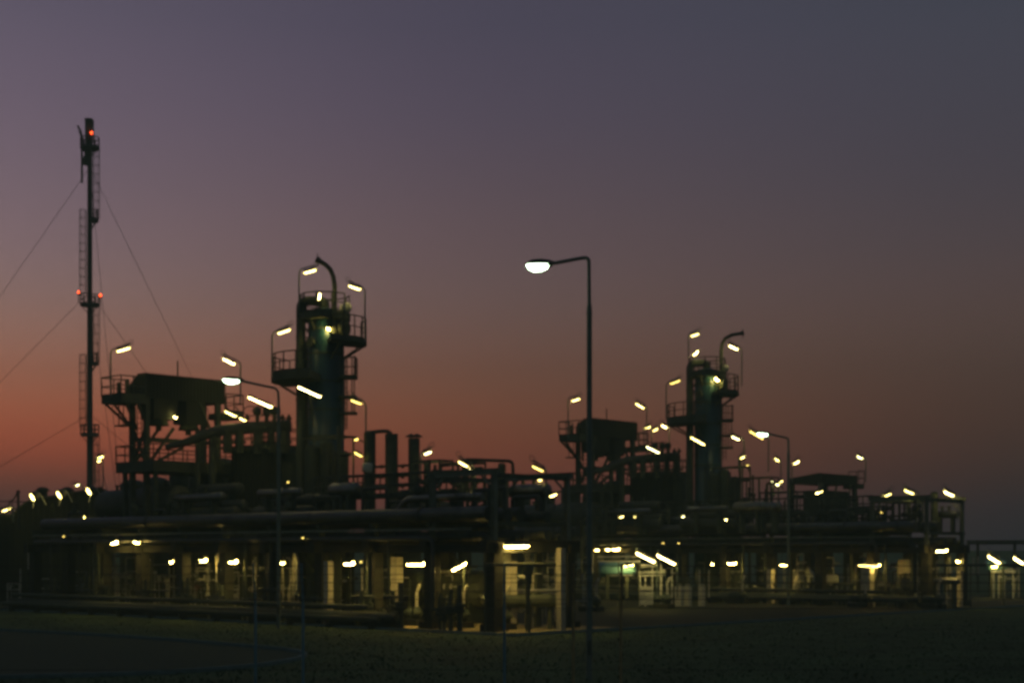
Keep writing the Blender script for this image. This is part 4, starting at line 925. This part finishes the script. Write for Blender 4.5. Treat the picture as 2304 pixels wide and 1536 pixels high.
MB().tube([P(1442, 1273, 97.3), P(1458, 1272, 97.3), P(1475, 1271, 97.3)], 0.13, 8).build("top_pipe", PALE, r)
for x, y in ((1468, 1273), (1486, 1268), (1440, 1288), (1452, 1294)): MB().cyl(G(x, 97.5, 0.1), P(x, y, 97.5), 0.05, n=8).build("leg", PALE, r)
MB().box(P(1493, 1284, 97.2), 0.18, 0.18, 0.25, XX, YY).build("junction_box", PALE, r)
Y = 96.2; r = thing("gauge_panel", "grey panel with two rows of round white gauges", "panel", G(1455, Y, 0))
MB().box((P(1440, 1318, Y) + P(1468, 1360, Y)) / 2, 0.85, 0.3, P(0, 1318, Y).z - P(0, 1358, Y).z, XX, YY).build("board", PALE, r)
for k in range(4):
    for y in (1325, 1337):
        q = P(1444 + k * 7, y, Y - 0.16); MB().cyl(q, q - YY * 0.06, 0.065, n=10).build("gauge", GALV, r)
for x in (1442, 1467): MB().cyl(G(x, Y, 0), P(x, 1350, Y), 0.05, n=6).build("leg", STEEL, r)
for lb, x, y0, y1, w in (("left one of two grey cabinets between gauge panel and lit bay", 1528, 1318, 1355, 0.5), ("right one of two grey cabinets between gauge panel and lit bay", 1547, 1318, 1355, 0.45), ("narrow pale cabinet right of the grey ones", 1579, 1318, 1350, 0.32)):
    q = block(lb, x, y0, HY + H * F / 101, 101, w, 0.35, PALE, "cabinet", "cabinet", "cabinets by the gauge panel", 1)
    m = MB()
    for k in range(3): m.cyl(P(x - 4 + k * 4, y0, 101), P(x - 4 + k * 4, y0 - 6, 101), 0.03, n=5)
    m.build("cable_gland", GALV, q)
# instrument frames and pumps along the nearer rack
def iframe(label, px, y0, y1, Y, w, seed):
    rnd = random.Random(seed); b = G(px, Y, 0); r = thing("instrument_frame", label, "instrument frame", b, "instrument frames under the racks")
    h = zy(y0, Y)
    for i in (-1, 1): MB().box(b + XX * i * w / 2 + Z * h / 2, 0.07, 0.07, h, XX, YY).build("upright_bar", GALV, r)
    for z in (h, h * rnd.uniform(0.6, 0.75), h * rnd.uniform(0.15, 0.3)): MB().box(b + Z * (z - 0.04), w + 0.06, 0.075, 0.075, XX, YY).build("cross_bar", GALV, r)
    for k in range(3):
        q = b + XX * rnd.uniform(-0.35, 0.35) * w + Z * h * rnd.uniform(0.4, 0.9) - YY * 0.08
        m = MB().box(q, 0.2, 0.12, rnd.uniform(0.15, 0.35), XX, YY); m.cyl(q - Z * 0.1, q - Z * (q.z - 0.4), 0.025, n=6); m.build("instrument", PALE if rnd.random() < 0.6 else STEEL, r)
    return r
for lb, x, y0, Y, w, sd in (("lit instrument frame left of the twin bright pipes", 177, 1284, 98, 1.0, 1), ("tall narrow instrument frame under the slanting lamp of the nearer rack", 298, 1252, 93, 0.8, 2), ("low instrument frame in the fourth bay of the nearer rack", 362, 1268, 91, 1.0, 3), ("instrument frame below the lamp by the ladder-like stand", 456, 1275, 88, 0.6, 4), ("instrument frame under the white curved pipe", 522, 1285, 85, 0.75, 5), ("instrument frame at the far left edge", 30, 1310, 103, 0.8, 6), ("instrument frame between far left edge and hall", 100, 1300, 102, 0.9, 7),
                             ("instrument frame with levers at the near end of the nearer rack", 1236, 1260, 75, 0.7, 8), ("instrument frame in the bay right of the third street lamp", 1800, 1282, 107, 0.9, 9), ("instrument frame right of the farther rack's last lamp", 2142, 1275, 102, 0.7, 10), ("instrument frame under the white pipework at the far right", 2270, 1278, 121, 1.6, 11), ("instrument frame between the racks", 1310, 1262, 90, 0.9, 12)):
    iframe(lb, x, y0, 0, Y, w, sd)
def pump(label, px, Y, s=1.0, ma=DGREEN):
    b = G(px, Y, 0); r = thing("pump", label, "pump", b, "pumps on the yard floor")
    MB().box(b + Z * 0.15 * s, 1.5 * s, 0.7 * s, 0.3 * s).build("plinth", CONC, r)
    MB().drum(b + Z * 0.62 * s - U * 0.6 * s, b + Z * 0.62 * s + U * 0.05, 0.24 * s, 14).build("motor", ma, r)
    m = MB().revolve(b + Z * 0.62 * s + U * 0.3 * s, U, [(0, 0.02), (0, 0.3 * s), (0.2 * s, 0.32 * s), (0.25 * s, 0.1 * s), (0.45 * s, 0.1 * s), (0.45 * s, 0.01)], 14); m.build("casing", ma, r)
    MB().tube([b + Z * 0.8 * s + U * 0.4 * s, b + Z * 1.6 * s + U * 0.4 * s, b + Z * 2.0 * s + U * 0.6 * s], 0.08 * s, 8).build("outlet_pipe", GALV, r)
    return r
for lb, x, Y in (("pump on the floor before the big dull tank", 925, 74), ("pump by the dark column left of the low exchanger", 1030, 71.5), ("pump under the near end of the nearer rack", 1125, 70), ("pump in the bay right of the yellow-lit stub", 812, 76), ("pump near the second street lamp's foot", 640, 82), ("pump under the fourth bay of the nearer rack", 400, 91), ("pump between the racks right of the corner pier", 1330, 92), ("pump by the gauge panel's foot", 1490, 97), ("pump under the farther rack's middle bay", 1660, 106), ("pump left of the cone hopper", 1780, 106), ("pump by the broad lit pier of the farther rack", 1935, 99), ("pump under the farther rack's near end", 2100, 96)):
    pump(lb, x, Y)
# floor-level pipe runs
for lb, p, q, rr, ma in (("floor pipe before the far left frames", P(150, 1341, 100), P(235, 1340, 97), 0.06, GALV), ("short bright floor pipe in the fourth bay", P(345, 1328, 91), P(382, 1328, 90), 0.06, PALE), ("short bright floor pipe below the curved pipe", P(513, 1326, 85), P(536, 1326, 84.5), 0.06, PALE), ("bright floor pipe in the bay right of the lamp bay", P(815, 1381, 74.5), P(845, 1383, 73.6), 0.07, ALU), ("bright pipe at knee height along the near end of the nearer rack", P(1108, 1320, 74.5), P(1136, 1320, 73.8), 0.09, PALE),
                           ("bright floor pipe in the lit bay of the farther rack", P(1670, 1319, 110), P(1706, 1319, 109), 0.06, PALE), ("floor pipe left of the broad lit pier of the farther rack", P(1908, 1355, 101), P(1938, 1356, 100), 0.06, PALE), ("bright horizontal pipe under the farther rack's last lamp", P(2114, 1297, 101), P(2140, 1297, 101), 0.07, ALU), ("horizontal white pipe over the far right vessel", P(2230, 1285, 119), P(2285, 1285, 119), 0.1, PALE), ("second white pipe at the far right", P(2245, 1297, 119), P(2262, 1297, 119), 0.07, PALE)):
    m = MB().cyl(p, q, rr, n=10)
    for k in (0.1, 0.9):
        c = p.lerp(q, k); m.cyl(Vector((c.x, c.y, 0)), c, rr * 0.6, n=6); m.cyl(c - (q - p).normalized() * 0.04, c + (q - p).normalized() * 0.04, rr * 1.5, n=10)
    single("floor_pipe", lb, "pipe", m, ma, "short pipe runs at floor level")
# pipe bridge at the far right and the long handrail in front of the end bays
r = thing("pipe_bridge", "thin dark pipe bridge crossing the far right edge", "pipe bridge", G(2250, 135, 0))
for y in (1217, 1222): MB().cyl(P(2175, y, 135), P(2420, y - 1, 135), 0.09, n=8).build("pipe", STEEL, r)
for x in (2200, 2283, 2370): MB().box((G(x, 135.2, 0) + P(x, 1214, 135.2)) / 2, 0.2, 0.2, P(x, 1214, 135).z, XX, YY).build("post", STEEL, r)
def handrail(label, x0, x1, y, Y0, Y1):
    a, b = P(x0, y, Y0), P(x1, y, Y1); r = thing("guard_rail", label, "guard rail", Vector((a.x, a.y, 0)), "dark guard rails before the racks")
    MB().cyl(a, b, 0.07, n=8).build("rail", STEEL, r)
    n = max(2, int((b - a).length / 3.2))
    for k in range(n + 1): q = a.lerp(b, k / n); MB().cyl(Vector((q.x, q.y, 0)), q, 0.045, n=6).build("post", STEEL, r)
handrail("dark guard rail crossing before the near end of the nearer rack", 1092, 1272, 1269, 66.2, 69.5)
handrail("dark guard rail before the near end of the farther rack", 2105, 2330, 1270, 95, 102)

# ------------------------------------------------------------------ boundary fence close to the camera
FY = 30.0
fr = thing("boundary_fence", "chain-link boundary fence with barbed strands crossing the whole foreground", "fence", G(1152, FY), rot=0)
for k, x in enumerate((-45, 2350, 575, 682, 2600, 1135, 1290, 1397)):
    q = G(x, FY); m = MB().cyl(q, q + Z * 2.5, 0.028, n=8); m.cyl(q + Z * 2.48, q + Z * 3.3 - YY * 0.25, 0.024, n=8)
    m.build("post", BROWN if k in (6, 7) else (BLUEP if k in (2, 3, 5) else WIRE), fr)
x0, x1 = G(-60, FY).x, G(2380, FY).x
for k, z in enumerate((0.15, 1.2, 2.42)): MB().cyl(Vector((x0, FY, z)), Vector((x1, FY, z)), 0.006, n=4).build("line_wire", WIRE, fr)
for k in range(5):
    z = 2.6 + k * 0.165; y = FY - 0.25 * (z - 2.48) / 0.82; MB().cyl(Vector((x0, y - 0.03, z)), Vector((x1, y - 0.03, z)), 0.008, n=4).build("barbed_wire", WIRE, fr)
m = MB(); W_, h0, h1 = 0.075, 0.05, 2.42
nw = int((x1 - x0) / W_)
def flat(p, q, w=0.0022):
    n = Vector((q.z - p.z, 0, p.x - q.x)).normalized() * w
    m.add([p - n, q - n, q + n, p + n, p - n + YY * 0.004, q - n + YY * 0.004, q + n + YY * 0.004, p + n + YY * 0.004], [(0, 1, 2, 3), (7, 6, 5, 4), (0, 4, 5, 1), (3, 2, 6, 7)])
for k in range(-34, nw):
    a = x0 + k * W_
    flat(Vector((a, FY + 0.02, h0)), Vector((a + h1 - h0, FY + 0.02, h1))); flat(Vector((a, FY + 0.026, h1)), Vector((a + h1 - h0, FY + 0.026, h0)))
o = m.build("chain_link_mesh", WIRE, fr); o["kind"] = "stuff"


# ------------------------------------------------------------------ drop legs, end-bay fittings and clutter on the racks
LAMP_PX = [(h[1] + h[3]) / 2 for h in HANG] + [1162]
def clear_of_lamps(p, gap=24): x = CX + F * p.x / p.y; return min(abs(x - q) for q in LAMP_PX) > gap
def drop_legs(word, A, seed):
    rnd = random.Random(seed)
    for k in range(18):
        for _ in range(40):
            t = 2.0 + k * 2.05 + rnd.uniform(-0.9, 0.9); v = rnd.choice((-0.45, -0.3, 1.1, 4.4, 5.6)); rr = rnd.uniform(0.06, 0.17); b = A - U * t + V * v
            if clear_of_lamps(b): break
        m = MB().tube(rounded([b + Z * rnd.uniform(0.5, 0.9) - U * rnd.uniform(0.3, 0.9), b + Z * 0.6, b + Z * 4.2], rr * 2.5), rr, 8)
        z = rnd.uniform(1.2, 2.6); m.cyl(b + Z * z, b + Z * (z + 0.12), rr * 1.6, n=10); m.cyl(b + Z * (z + 0.2), b + Z * (z + 0.32), rr * 1.6, n=10)
        single("drop_leg", f"{ORD[k]} dark drop leg from the near end of the {word} rack, coming down between columns", "pipe", m, STEEL if rnd.random() < 0.7 else DALU, f"drop legs of the {word} rack")
drop_legs("nearer", A1, 21); drop_legs("farther", A2, 22)
def top_clutter(word, A, seed, t0, t1, n):
    rnd = random.Random(seed); nl = nv = -1
    for k in range(n):
        t = t0 + (t1 - t0) * (k + 0.5) / n + rnd.uniform(-0.4, 0.4); v = rnd.uniform(0.3, 4.7); b = A - U * t + V * v + Z * 5.5
        h = rnd.uniform(0.5, 1.7); rr = rnd.uniform(0.06, 0.13); w = rnd.uniform(0.8, 2.2); kind = rnd.random()
        if kind < 0.5:                                  # expansion loop
            nl += 1
            m = MB().tube(rounded([b, b + Z * h, b + Z * h + U * w, b + U * w], 0.2), rr, 8); single("pipe_loop", f"{ORD[nl]} dark square pipe loop from the near end on top of the {word} rack", "pipe", m, DALU, f"pipe loops on the {word} rack")
        else:                                          # valve with handwheel
            nv += 1
            m = MB().cyl(b - Z * 0.3, b + Z * h * 0.7, rr, n=8); c = b + Z * h * 0.7; m.revolve(c, Z, [(-0.2, rr), (-0.1, rr * 2), (0.15, rr * 2), (0.3, rr * 0.5), (0.55, rr * 0.4)], 10)
            m.tube([c + Z * 0.52 + Vector((0.2 * math.cos(q), 0.2 * math.sin(q), 0)) for q in [i * math.pi / 6 for i in range(12)]], 0.03, 4, closed=True); m.cyl(c + Z * 0.52 - XX * 0.2, c + Z * 0.52 + XX * 0.2, 0.02, n=4)
            single("rack_valve", f"{ORD[nv]} dark handwheel valve from the near end on top of the {word} rack", "valve", m, STEEL, f"valves on the {word} rack")
top_clutter("nearer", A1, 31, 1, 38, 38); top_clutter("farther", A2, 32, 1, 38, 38)
def rack_walk(word, A, t0, t1):
    a, b = A - U * t0 + V * 2.3 + Z * 6.35, A - U * t1 + V * 2.3 + Z * 6.35
    r = thing("rack_walkway", f"narrow railed walkway on posts along the top of the {word} rack", "walkway", A - U * t0 + V * 2.3 + Z * 5, "walkways on the racks")
    MB().beam(a, b, 0.8, 0.1).build("deck", STEEL, r)
    for o in (-0.4, 0.4): MB().rail([a + V * o + Z * 0.05, b + V * o + Z * 0.05], gap=1.3).build("railing", STEEL, r)
    k = t0
    while k <= t1 + 0.1: MB().box(A - U * k + V * 2.3 + Z * 5.65, 0.12, 0.5, 1.35).build("post", STEEL, r); k += 4
rack_walk("nearer", A1, 4.5, 15); rack_walk("farther", A2, 5, 24)
g = MB(); a = A1 + U * 1.6 - V * 1.2
g.add([a + Z * 0.01, a - U * 9 + Z * 0.01, a - U * 9 + V * 8 + Z * 0.01, a + V * 8 + Z * 0.01][::-1], [(0, 1, 2, 3)]); structure("lit_floor_slab", g, mat("lit_floor_tone", (0.36, 0.31, 0.16), 0.9, 0, 0.3, 0.8, 0.4, 0.2))  # yellowish slab added, its colour paints the lamplit patch of floor
block("pale box panel high in the end bay of the nearer rack", 1191, 1238, 1264, 71, 0.36, 0.2, PALE, "panel_box", "panel box", None, 1)
r = thing("bay_ladder", "lit ladder standing in the end bay of the nearer rack", "ladder", G(1241, 73, 0)); MB().ladder(G(1241, 73, 0), P(1241, 1232, 73), XX, 0.36, 0.035, 0.45).build("ladder_frame", PALE, r)
tube_lamp("short upright lamp in the end bay of the nearer rack", 1122, 1284, 1122.3, 1268, 70, stay=(1112, 1262, 68.6), group=G1, r=0.07, dim=True)
m = MB().cyl(P(1100, 1352, 69.5), P(1262, 1350, 70.5), 0.3, n=14)
for k in (0.2, 0.55, 0.85): c = P(1100, 1352, 69.5).lerp(P(1262, 1350, 70.5), k); m.cyl(c - XX * 0.05, c + XX * 0.05, 0.36, n=14); m.cyl(Vector((c.x, c.y, 0)), c, 0.12, n=8)
single("low_main", "thick dark pipe at knee height across the end bay of the nearer rack", "pipe", m, STEEL)
m = MB().cyl(P(1108, 1329, 71), P(1256, 1328, 71.5), 0.085, n=12); 
for k in (0.1, 0.5, 0.9): c = P(1108, 1329, 71).lerp(P(1256, 1328, 71.5), k); m.cyl(Vector((c.x, c.y, 0)), c, 0.05, n=6)
single("bright_main", "bright thin pipe above the thick dark one in the end bay", "pipe", m, PALE)

def manifold(label, A, t, v, seed, word):
    rnd = random.Random(seed); b = A - U * t + V * v
    r = thing("pipe_manifold", label, "pipe manifold", b, f"pipe manifolds under the {word} rack")
    w = rnd.uniform(1.3, 2.2)
    for k in range(rnd.randint(3, 5)):
        x = rnd.uniform(-w / 2, w / 2); rr = rnd.uniform(0.03, 0.07); q = b + U * x + V * rnd.uniform(-0.4, 0.4); h = rnd.uniform(1.4, 3.5)
        m = MB().tube(rounded([q, q + Z * h, q + Z * h + U * rnd.uniform(-0.7, 0.7)], 0.15), rr, 8); z = rnd.uniform(0.6, 1.4)
        m.cyl(q + Z * z, q + Z * (z + 0.14), rr * 2.2, n=8); m.build("riser", rnd.choice((GALV, GALV, PALE, DALU, STEEL)), r)
    for k in range(rnd.randint(2, 3)):
        z = rnd.uniform(0.5, 2.8); rr = rnd.uniform(0.035, 0.09); o = V * rnd.uniform(-0.4, 0.4)
        m = MB().cyl(b - U * w / 2 + o + Z * z, b + U * w / 2 + o + Z * z, rr, n=8)
        for j in range(2): c = b + U * rnd.uniform(-w / 2, w / 2) + o + Z * z; m.cyl(c - U * 0.05, c + U * 0.05, rr * 2, n=8)
        m.build("header", rnd.choice((GALV, PALE, DALU)), r)
    c = b + U * rnd.uniform(-0.5, 0.5) - V * 0.45 + Z * rnd.uniform(1.0, 1.8)
    m = MB().tube([c + U * (0.17 * math.cos(q)) + Z * (0.17 * math.sin(q)) for q in [i * math.pi / 6 for i in range(12)]], 0.025, 4, closed=True); m.cyl(c, c + V * 0.45, 0.03, n=6); m.beam(c - U * 0.17, c + U * 0.17, 0.03); m.build("handwheel", REDP if rnd.random() < 0.4 else PALE, r)
    for x in (-w * 0.4, w * 0.4): MB().box(b + U * x + Z * 1.1, 0.08, 0.08, 2.2).build("stand", STEEL, r)
for word, A, sd in (("nearer", A1, 100), ("farther", A2, 200)):
    for k in range(19):
        manifold(f"{ORD[k]} thin-piped manifold from the near end under the {word} rack", A, 1.0 + 2.05 * k, (2.6, 3.4, 6.2, 4.4)[k % 4], sd + k, word)
house("low dark annex beyond the hall at the far left edge", G(-4, 112), 6, 2.2, zy(1163, 112))
def tray(word, A):
    r = thing("cable_tray", f"long cable tray on posts along the front of the {word} rack", "cable tray", A, "cable trays")
    a, b = A - U * 1 - V * 0.6 + Z * 4.62, A - U * 39 - V * 0.6 + Z * 4.62
    for o in (-0.16, 0.16): MB().beam(a + V * o, b + V * o, 0.03, 0.1).build("side_rail", FRAMEG, r)
    m = MB()
    for k in range(95): c = a.lerp(b, k / 94); m.beam(c - V * 0.16, c + V * 0.16, 0.04, 0.02)
    m.build("rung", FRAMEG, r)
    for k in range(10): c = A - U * (2 + 4 * k) - V * 0.6; MB().beam(c + Z * 4.1 + V * 0.5, c + Z * 4.58, 0.06).build("bracket", STEEL, r)
tray("nearer", A1); tray("farther", A2)

# rough grass and weeds over the foreground
rnd = random.Random(5); g = MB(); road_poly = [(p.x, p.y) for p in kp]
def on_road(x, y):
    c = False; n = len(road_poly)
    for i in range(n):
        (x1, y1), (x2, y2) = road_poly[i], road_poly[i - 1]
        if (y1 > y) != (y2 > y) and x < (x2 - x1) * (y - y1) / (y2 - y1) + x1: c = not c
    return c
def on_yard(x, y):
    d = Vector((x, y, 0)) - A1 - U * 3.2 + V * 2.2; return d.dot(U) < 0.3 and d.dot(V) > -0.3
k = 0
while k < 7000:
    y = 38 + 45 * rnd.random() ** 1.4; x = rnd.uniform(-0.36, 0.36) * y
    if on_road(x, y) or on_yard(x, y): continue
    k += 1; h = rnd.uniform(0.02, 0.06) * (1 + 1.6 * (rnd.random() > 0.97)); c = Vector((x, y, 0))
    for j in range(3):
        a = rnd.uniform(0, 6.28); d = Vector((math.cos(a), math.sin(a), 0)); w = 0.03 + h * 0.12
        tip = c + Vector((rnd.uniform(-0.5, 0.5), rnd.uniform(-0.5, 0.5), 1)) * h
        g.add([c - d * w, c + d * w, tip], [(0, 1, 2)])
o = g.build("grass", GRASS); tag(o, "rough dark grass over the foreground between fence and plant", "grass", kind="stuff")

# pin-point lamps deep in the pipework
for lb, x, y, Y, gr in (("pin-point lamp on the hall face low at the far left", 143, 1206, 100, G1), ("pin-point lamp right of the second street lamp's pole on the nearer rack", 681, 1209, 76, G1), ("pin-point lamp above the long pipe left of the second street lamp", 503, 1160, 82.2, G1), ("pin-point lamp between the second street lamp and the tower frame", 648, 1084, 83, G1), ("dim short lamp below the two rising ones in the end frame", 1213, 1145, 74, G1),
                        ("left one of two pin-point lamps over the big slanting tubes", 1492, 1221, 104, G2), ("right one of two pin-point lamps over the big slanting tubes", 1527, 1221, 104, G2), ("pin-point lamp among the valves left of the farther end frame", 1984, 1152, 103, G2), ("pin-point lamp on the rail right of the farther tower's frame", 1682, 1046, 112, G2), ("pin-point lamp beside the lit bay left of the tank", 812, 1263, 74, G1)):
    tube_lamp(lb, x - 2.5, y, x + 2.5, y - 0.5, Y, stay=(x + 3, y + 14, Y + 0.6), group=gr, r=0.05, ma=TLV[2])
# added: dark pipe tracks hiding lit floor, dark valve stations breaking up light
def dark_cover_track(word, A, t0, t1, v):
    r = thing("dark_cover_track", f"added dark pipe track hiding the lit floor before the foot of the {word} rack", "pipe track", A - U * t0 + V * v, "added low pipe tracks")
    for k, (o, z, rr) in enumerate(((0, 0.55, 0.2), (-0.5, 0.45, 0.13), (0.5, 0.6, 0.16), (0.15, 0.98, 0.12))): MB().cyl(A - U * (t0 + 0.7 * k) + V * (v + o) + Z * z, A - U * t1 + V * (v + o) + Z * z, rr, n=10).build("pipe", STEEL, r)
    t = t0 + 1
    while t < t1: MB().box(A - U * t + V * v + Z * 0.17, 0.25, 1.6, 0.34).build("sleeper", CONC, r); t += 3
dark_cover_track("nearer", A1, 4.6, 40, -1.7); dark_cover_track("farther", A2, -0.5, 40, -1.9)
def station(label, p, seed, word):  # dark clutter added to make the lit bays patchy
    rnd = random.Random(seed); r = thing("dark_filler_station", label, "valve station", p, f"added valve stations before the {word} rack")
    for k in range(rnd.randint(2, 4)):
        q = p + U * (k - 1) * rnd.uniform(0.35, 0.5) + V * rnd.uniform(-0.2, 0.2); h = rnd.uniform(1.0, 2.4); rr = rnd.uniform(0.06, 0.14)
        m = MB().cyl(q, q + Z * h, rr, n=8); m.revolve(q + Z * h * 0.5, Z, [(-0.22, rr), (-0.18, rr * 2.1), (-0.1, rr * 2.1), (0, rr * 1.5), (0.1, rr * 2.1), (0.18, rr * 2.1), (0.22, rr)], 10); m.cyl(q + Z * h * 0.5, q + Z * h * 0.5 - V * 0.5, 0.035, n=6)
        c = q + Z * h * 0.5 - V * 0.5; m.tube([c + U * (0.2 * math.cos(a)) + Z * (0.2 * math.sin(a)) for a in [i * math.pi / 6 for i in range(12)]], 0.025, 4, closed=True); m.build("valve", STEEL, r)
    z = rnd.uniform(0.9, 1.7); MB().cyl(p - U * 0.8 + Z * z, p + U * 0.9 + Z * z, 0.07, n=8).build("header", DALU, r)
    MB().box(p + U * rnd.uniform(-0.5, 0.5) + V * 0.3 + Z * 1.25, 0.35, 0.2, rnd.uniform(0.4, 0.7)).build("control_box", DGREEN, r)
for word, A, sd in (("nearer", A1, 300), ("farther", A2, 400)):
    for k in range(12):
        for _ in range(30):
            t = 2.2 + 3.1 * k + random.uniform(-1.2, 1.2); q = A - U * t - V * 0.75
            if clear_of_lamps(q, 20): break
        station(f"{ORD[k]} added dark valve station from the near end before the {word} rack", q, sd + k, word)

# ------------------------------------------------------------------ evening haze, tinted green and added to lift the blacks
hm = bpy.data.materials.new("evening_haze"); hm.use_nodes = True
hn, hl = hm.node_tree.nodes, hm.node_tree.links
for n in list(hn):
    if n.type == "BSDF_PRINCIPLED": hn.remove(n)
pv = hn.new("ShaderNodeVolumePrincipled"); hl.new(pv.outputs[0], hn["Material Output"].inputs["Volume"])
pv.inputs["Color"].default_value = (0.72, 1.0, 0.62, 1); pv.inputs["Density"].default_value = 0.0021; pv.inputs["Anisotropy"].default_value = 0.0
g = MB(); g.box((0, 191, 27.5), 530, 474, 57, XX, YY)
hz = g.build("haze", hm); hz["kind"] = "stuff"
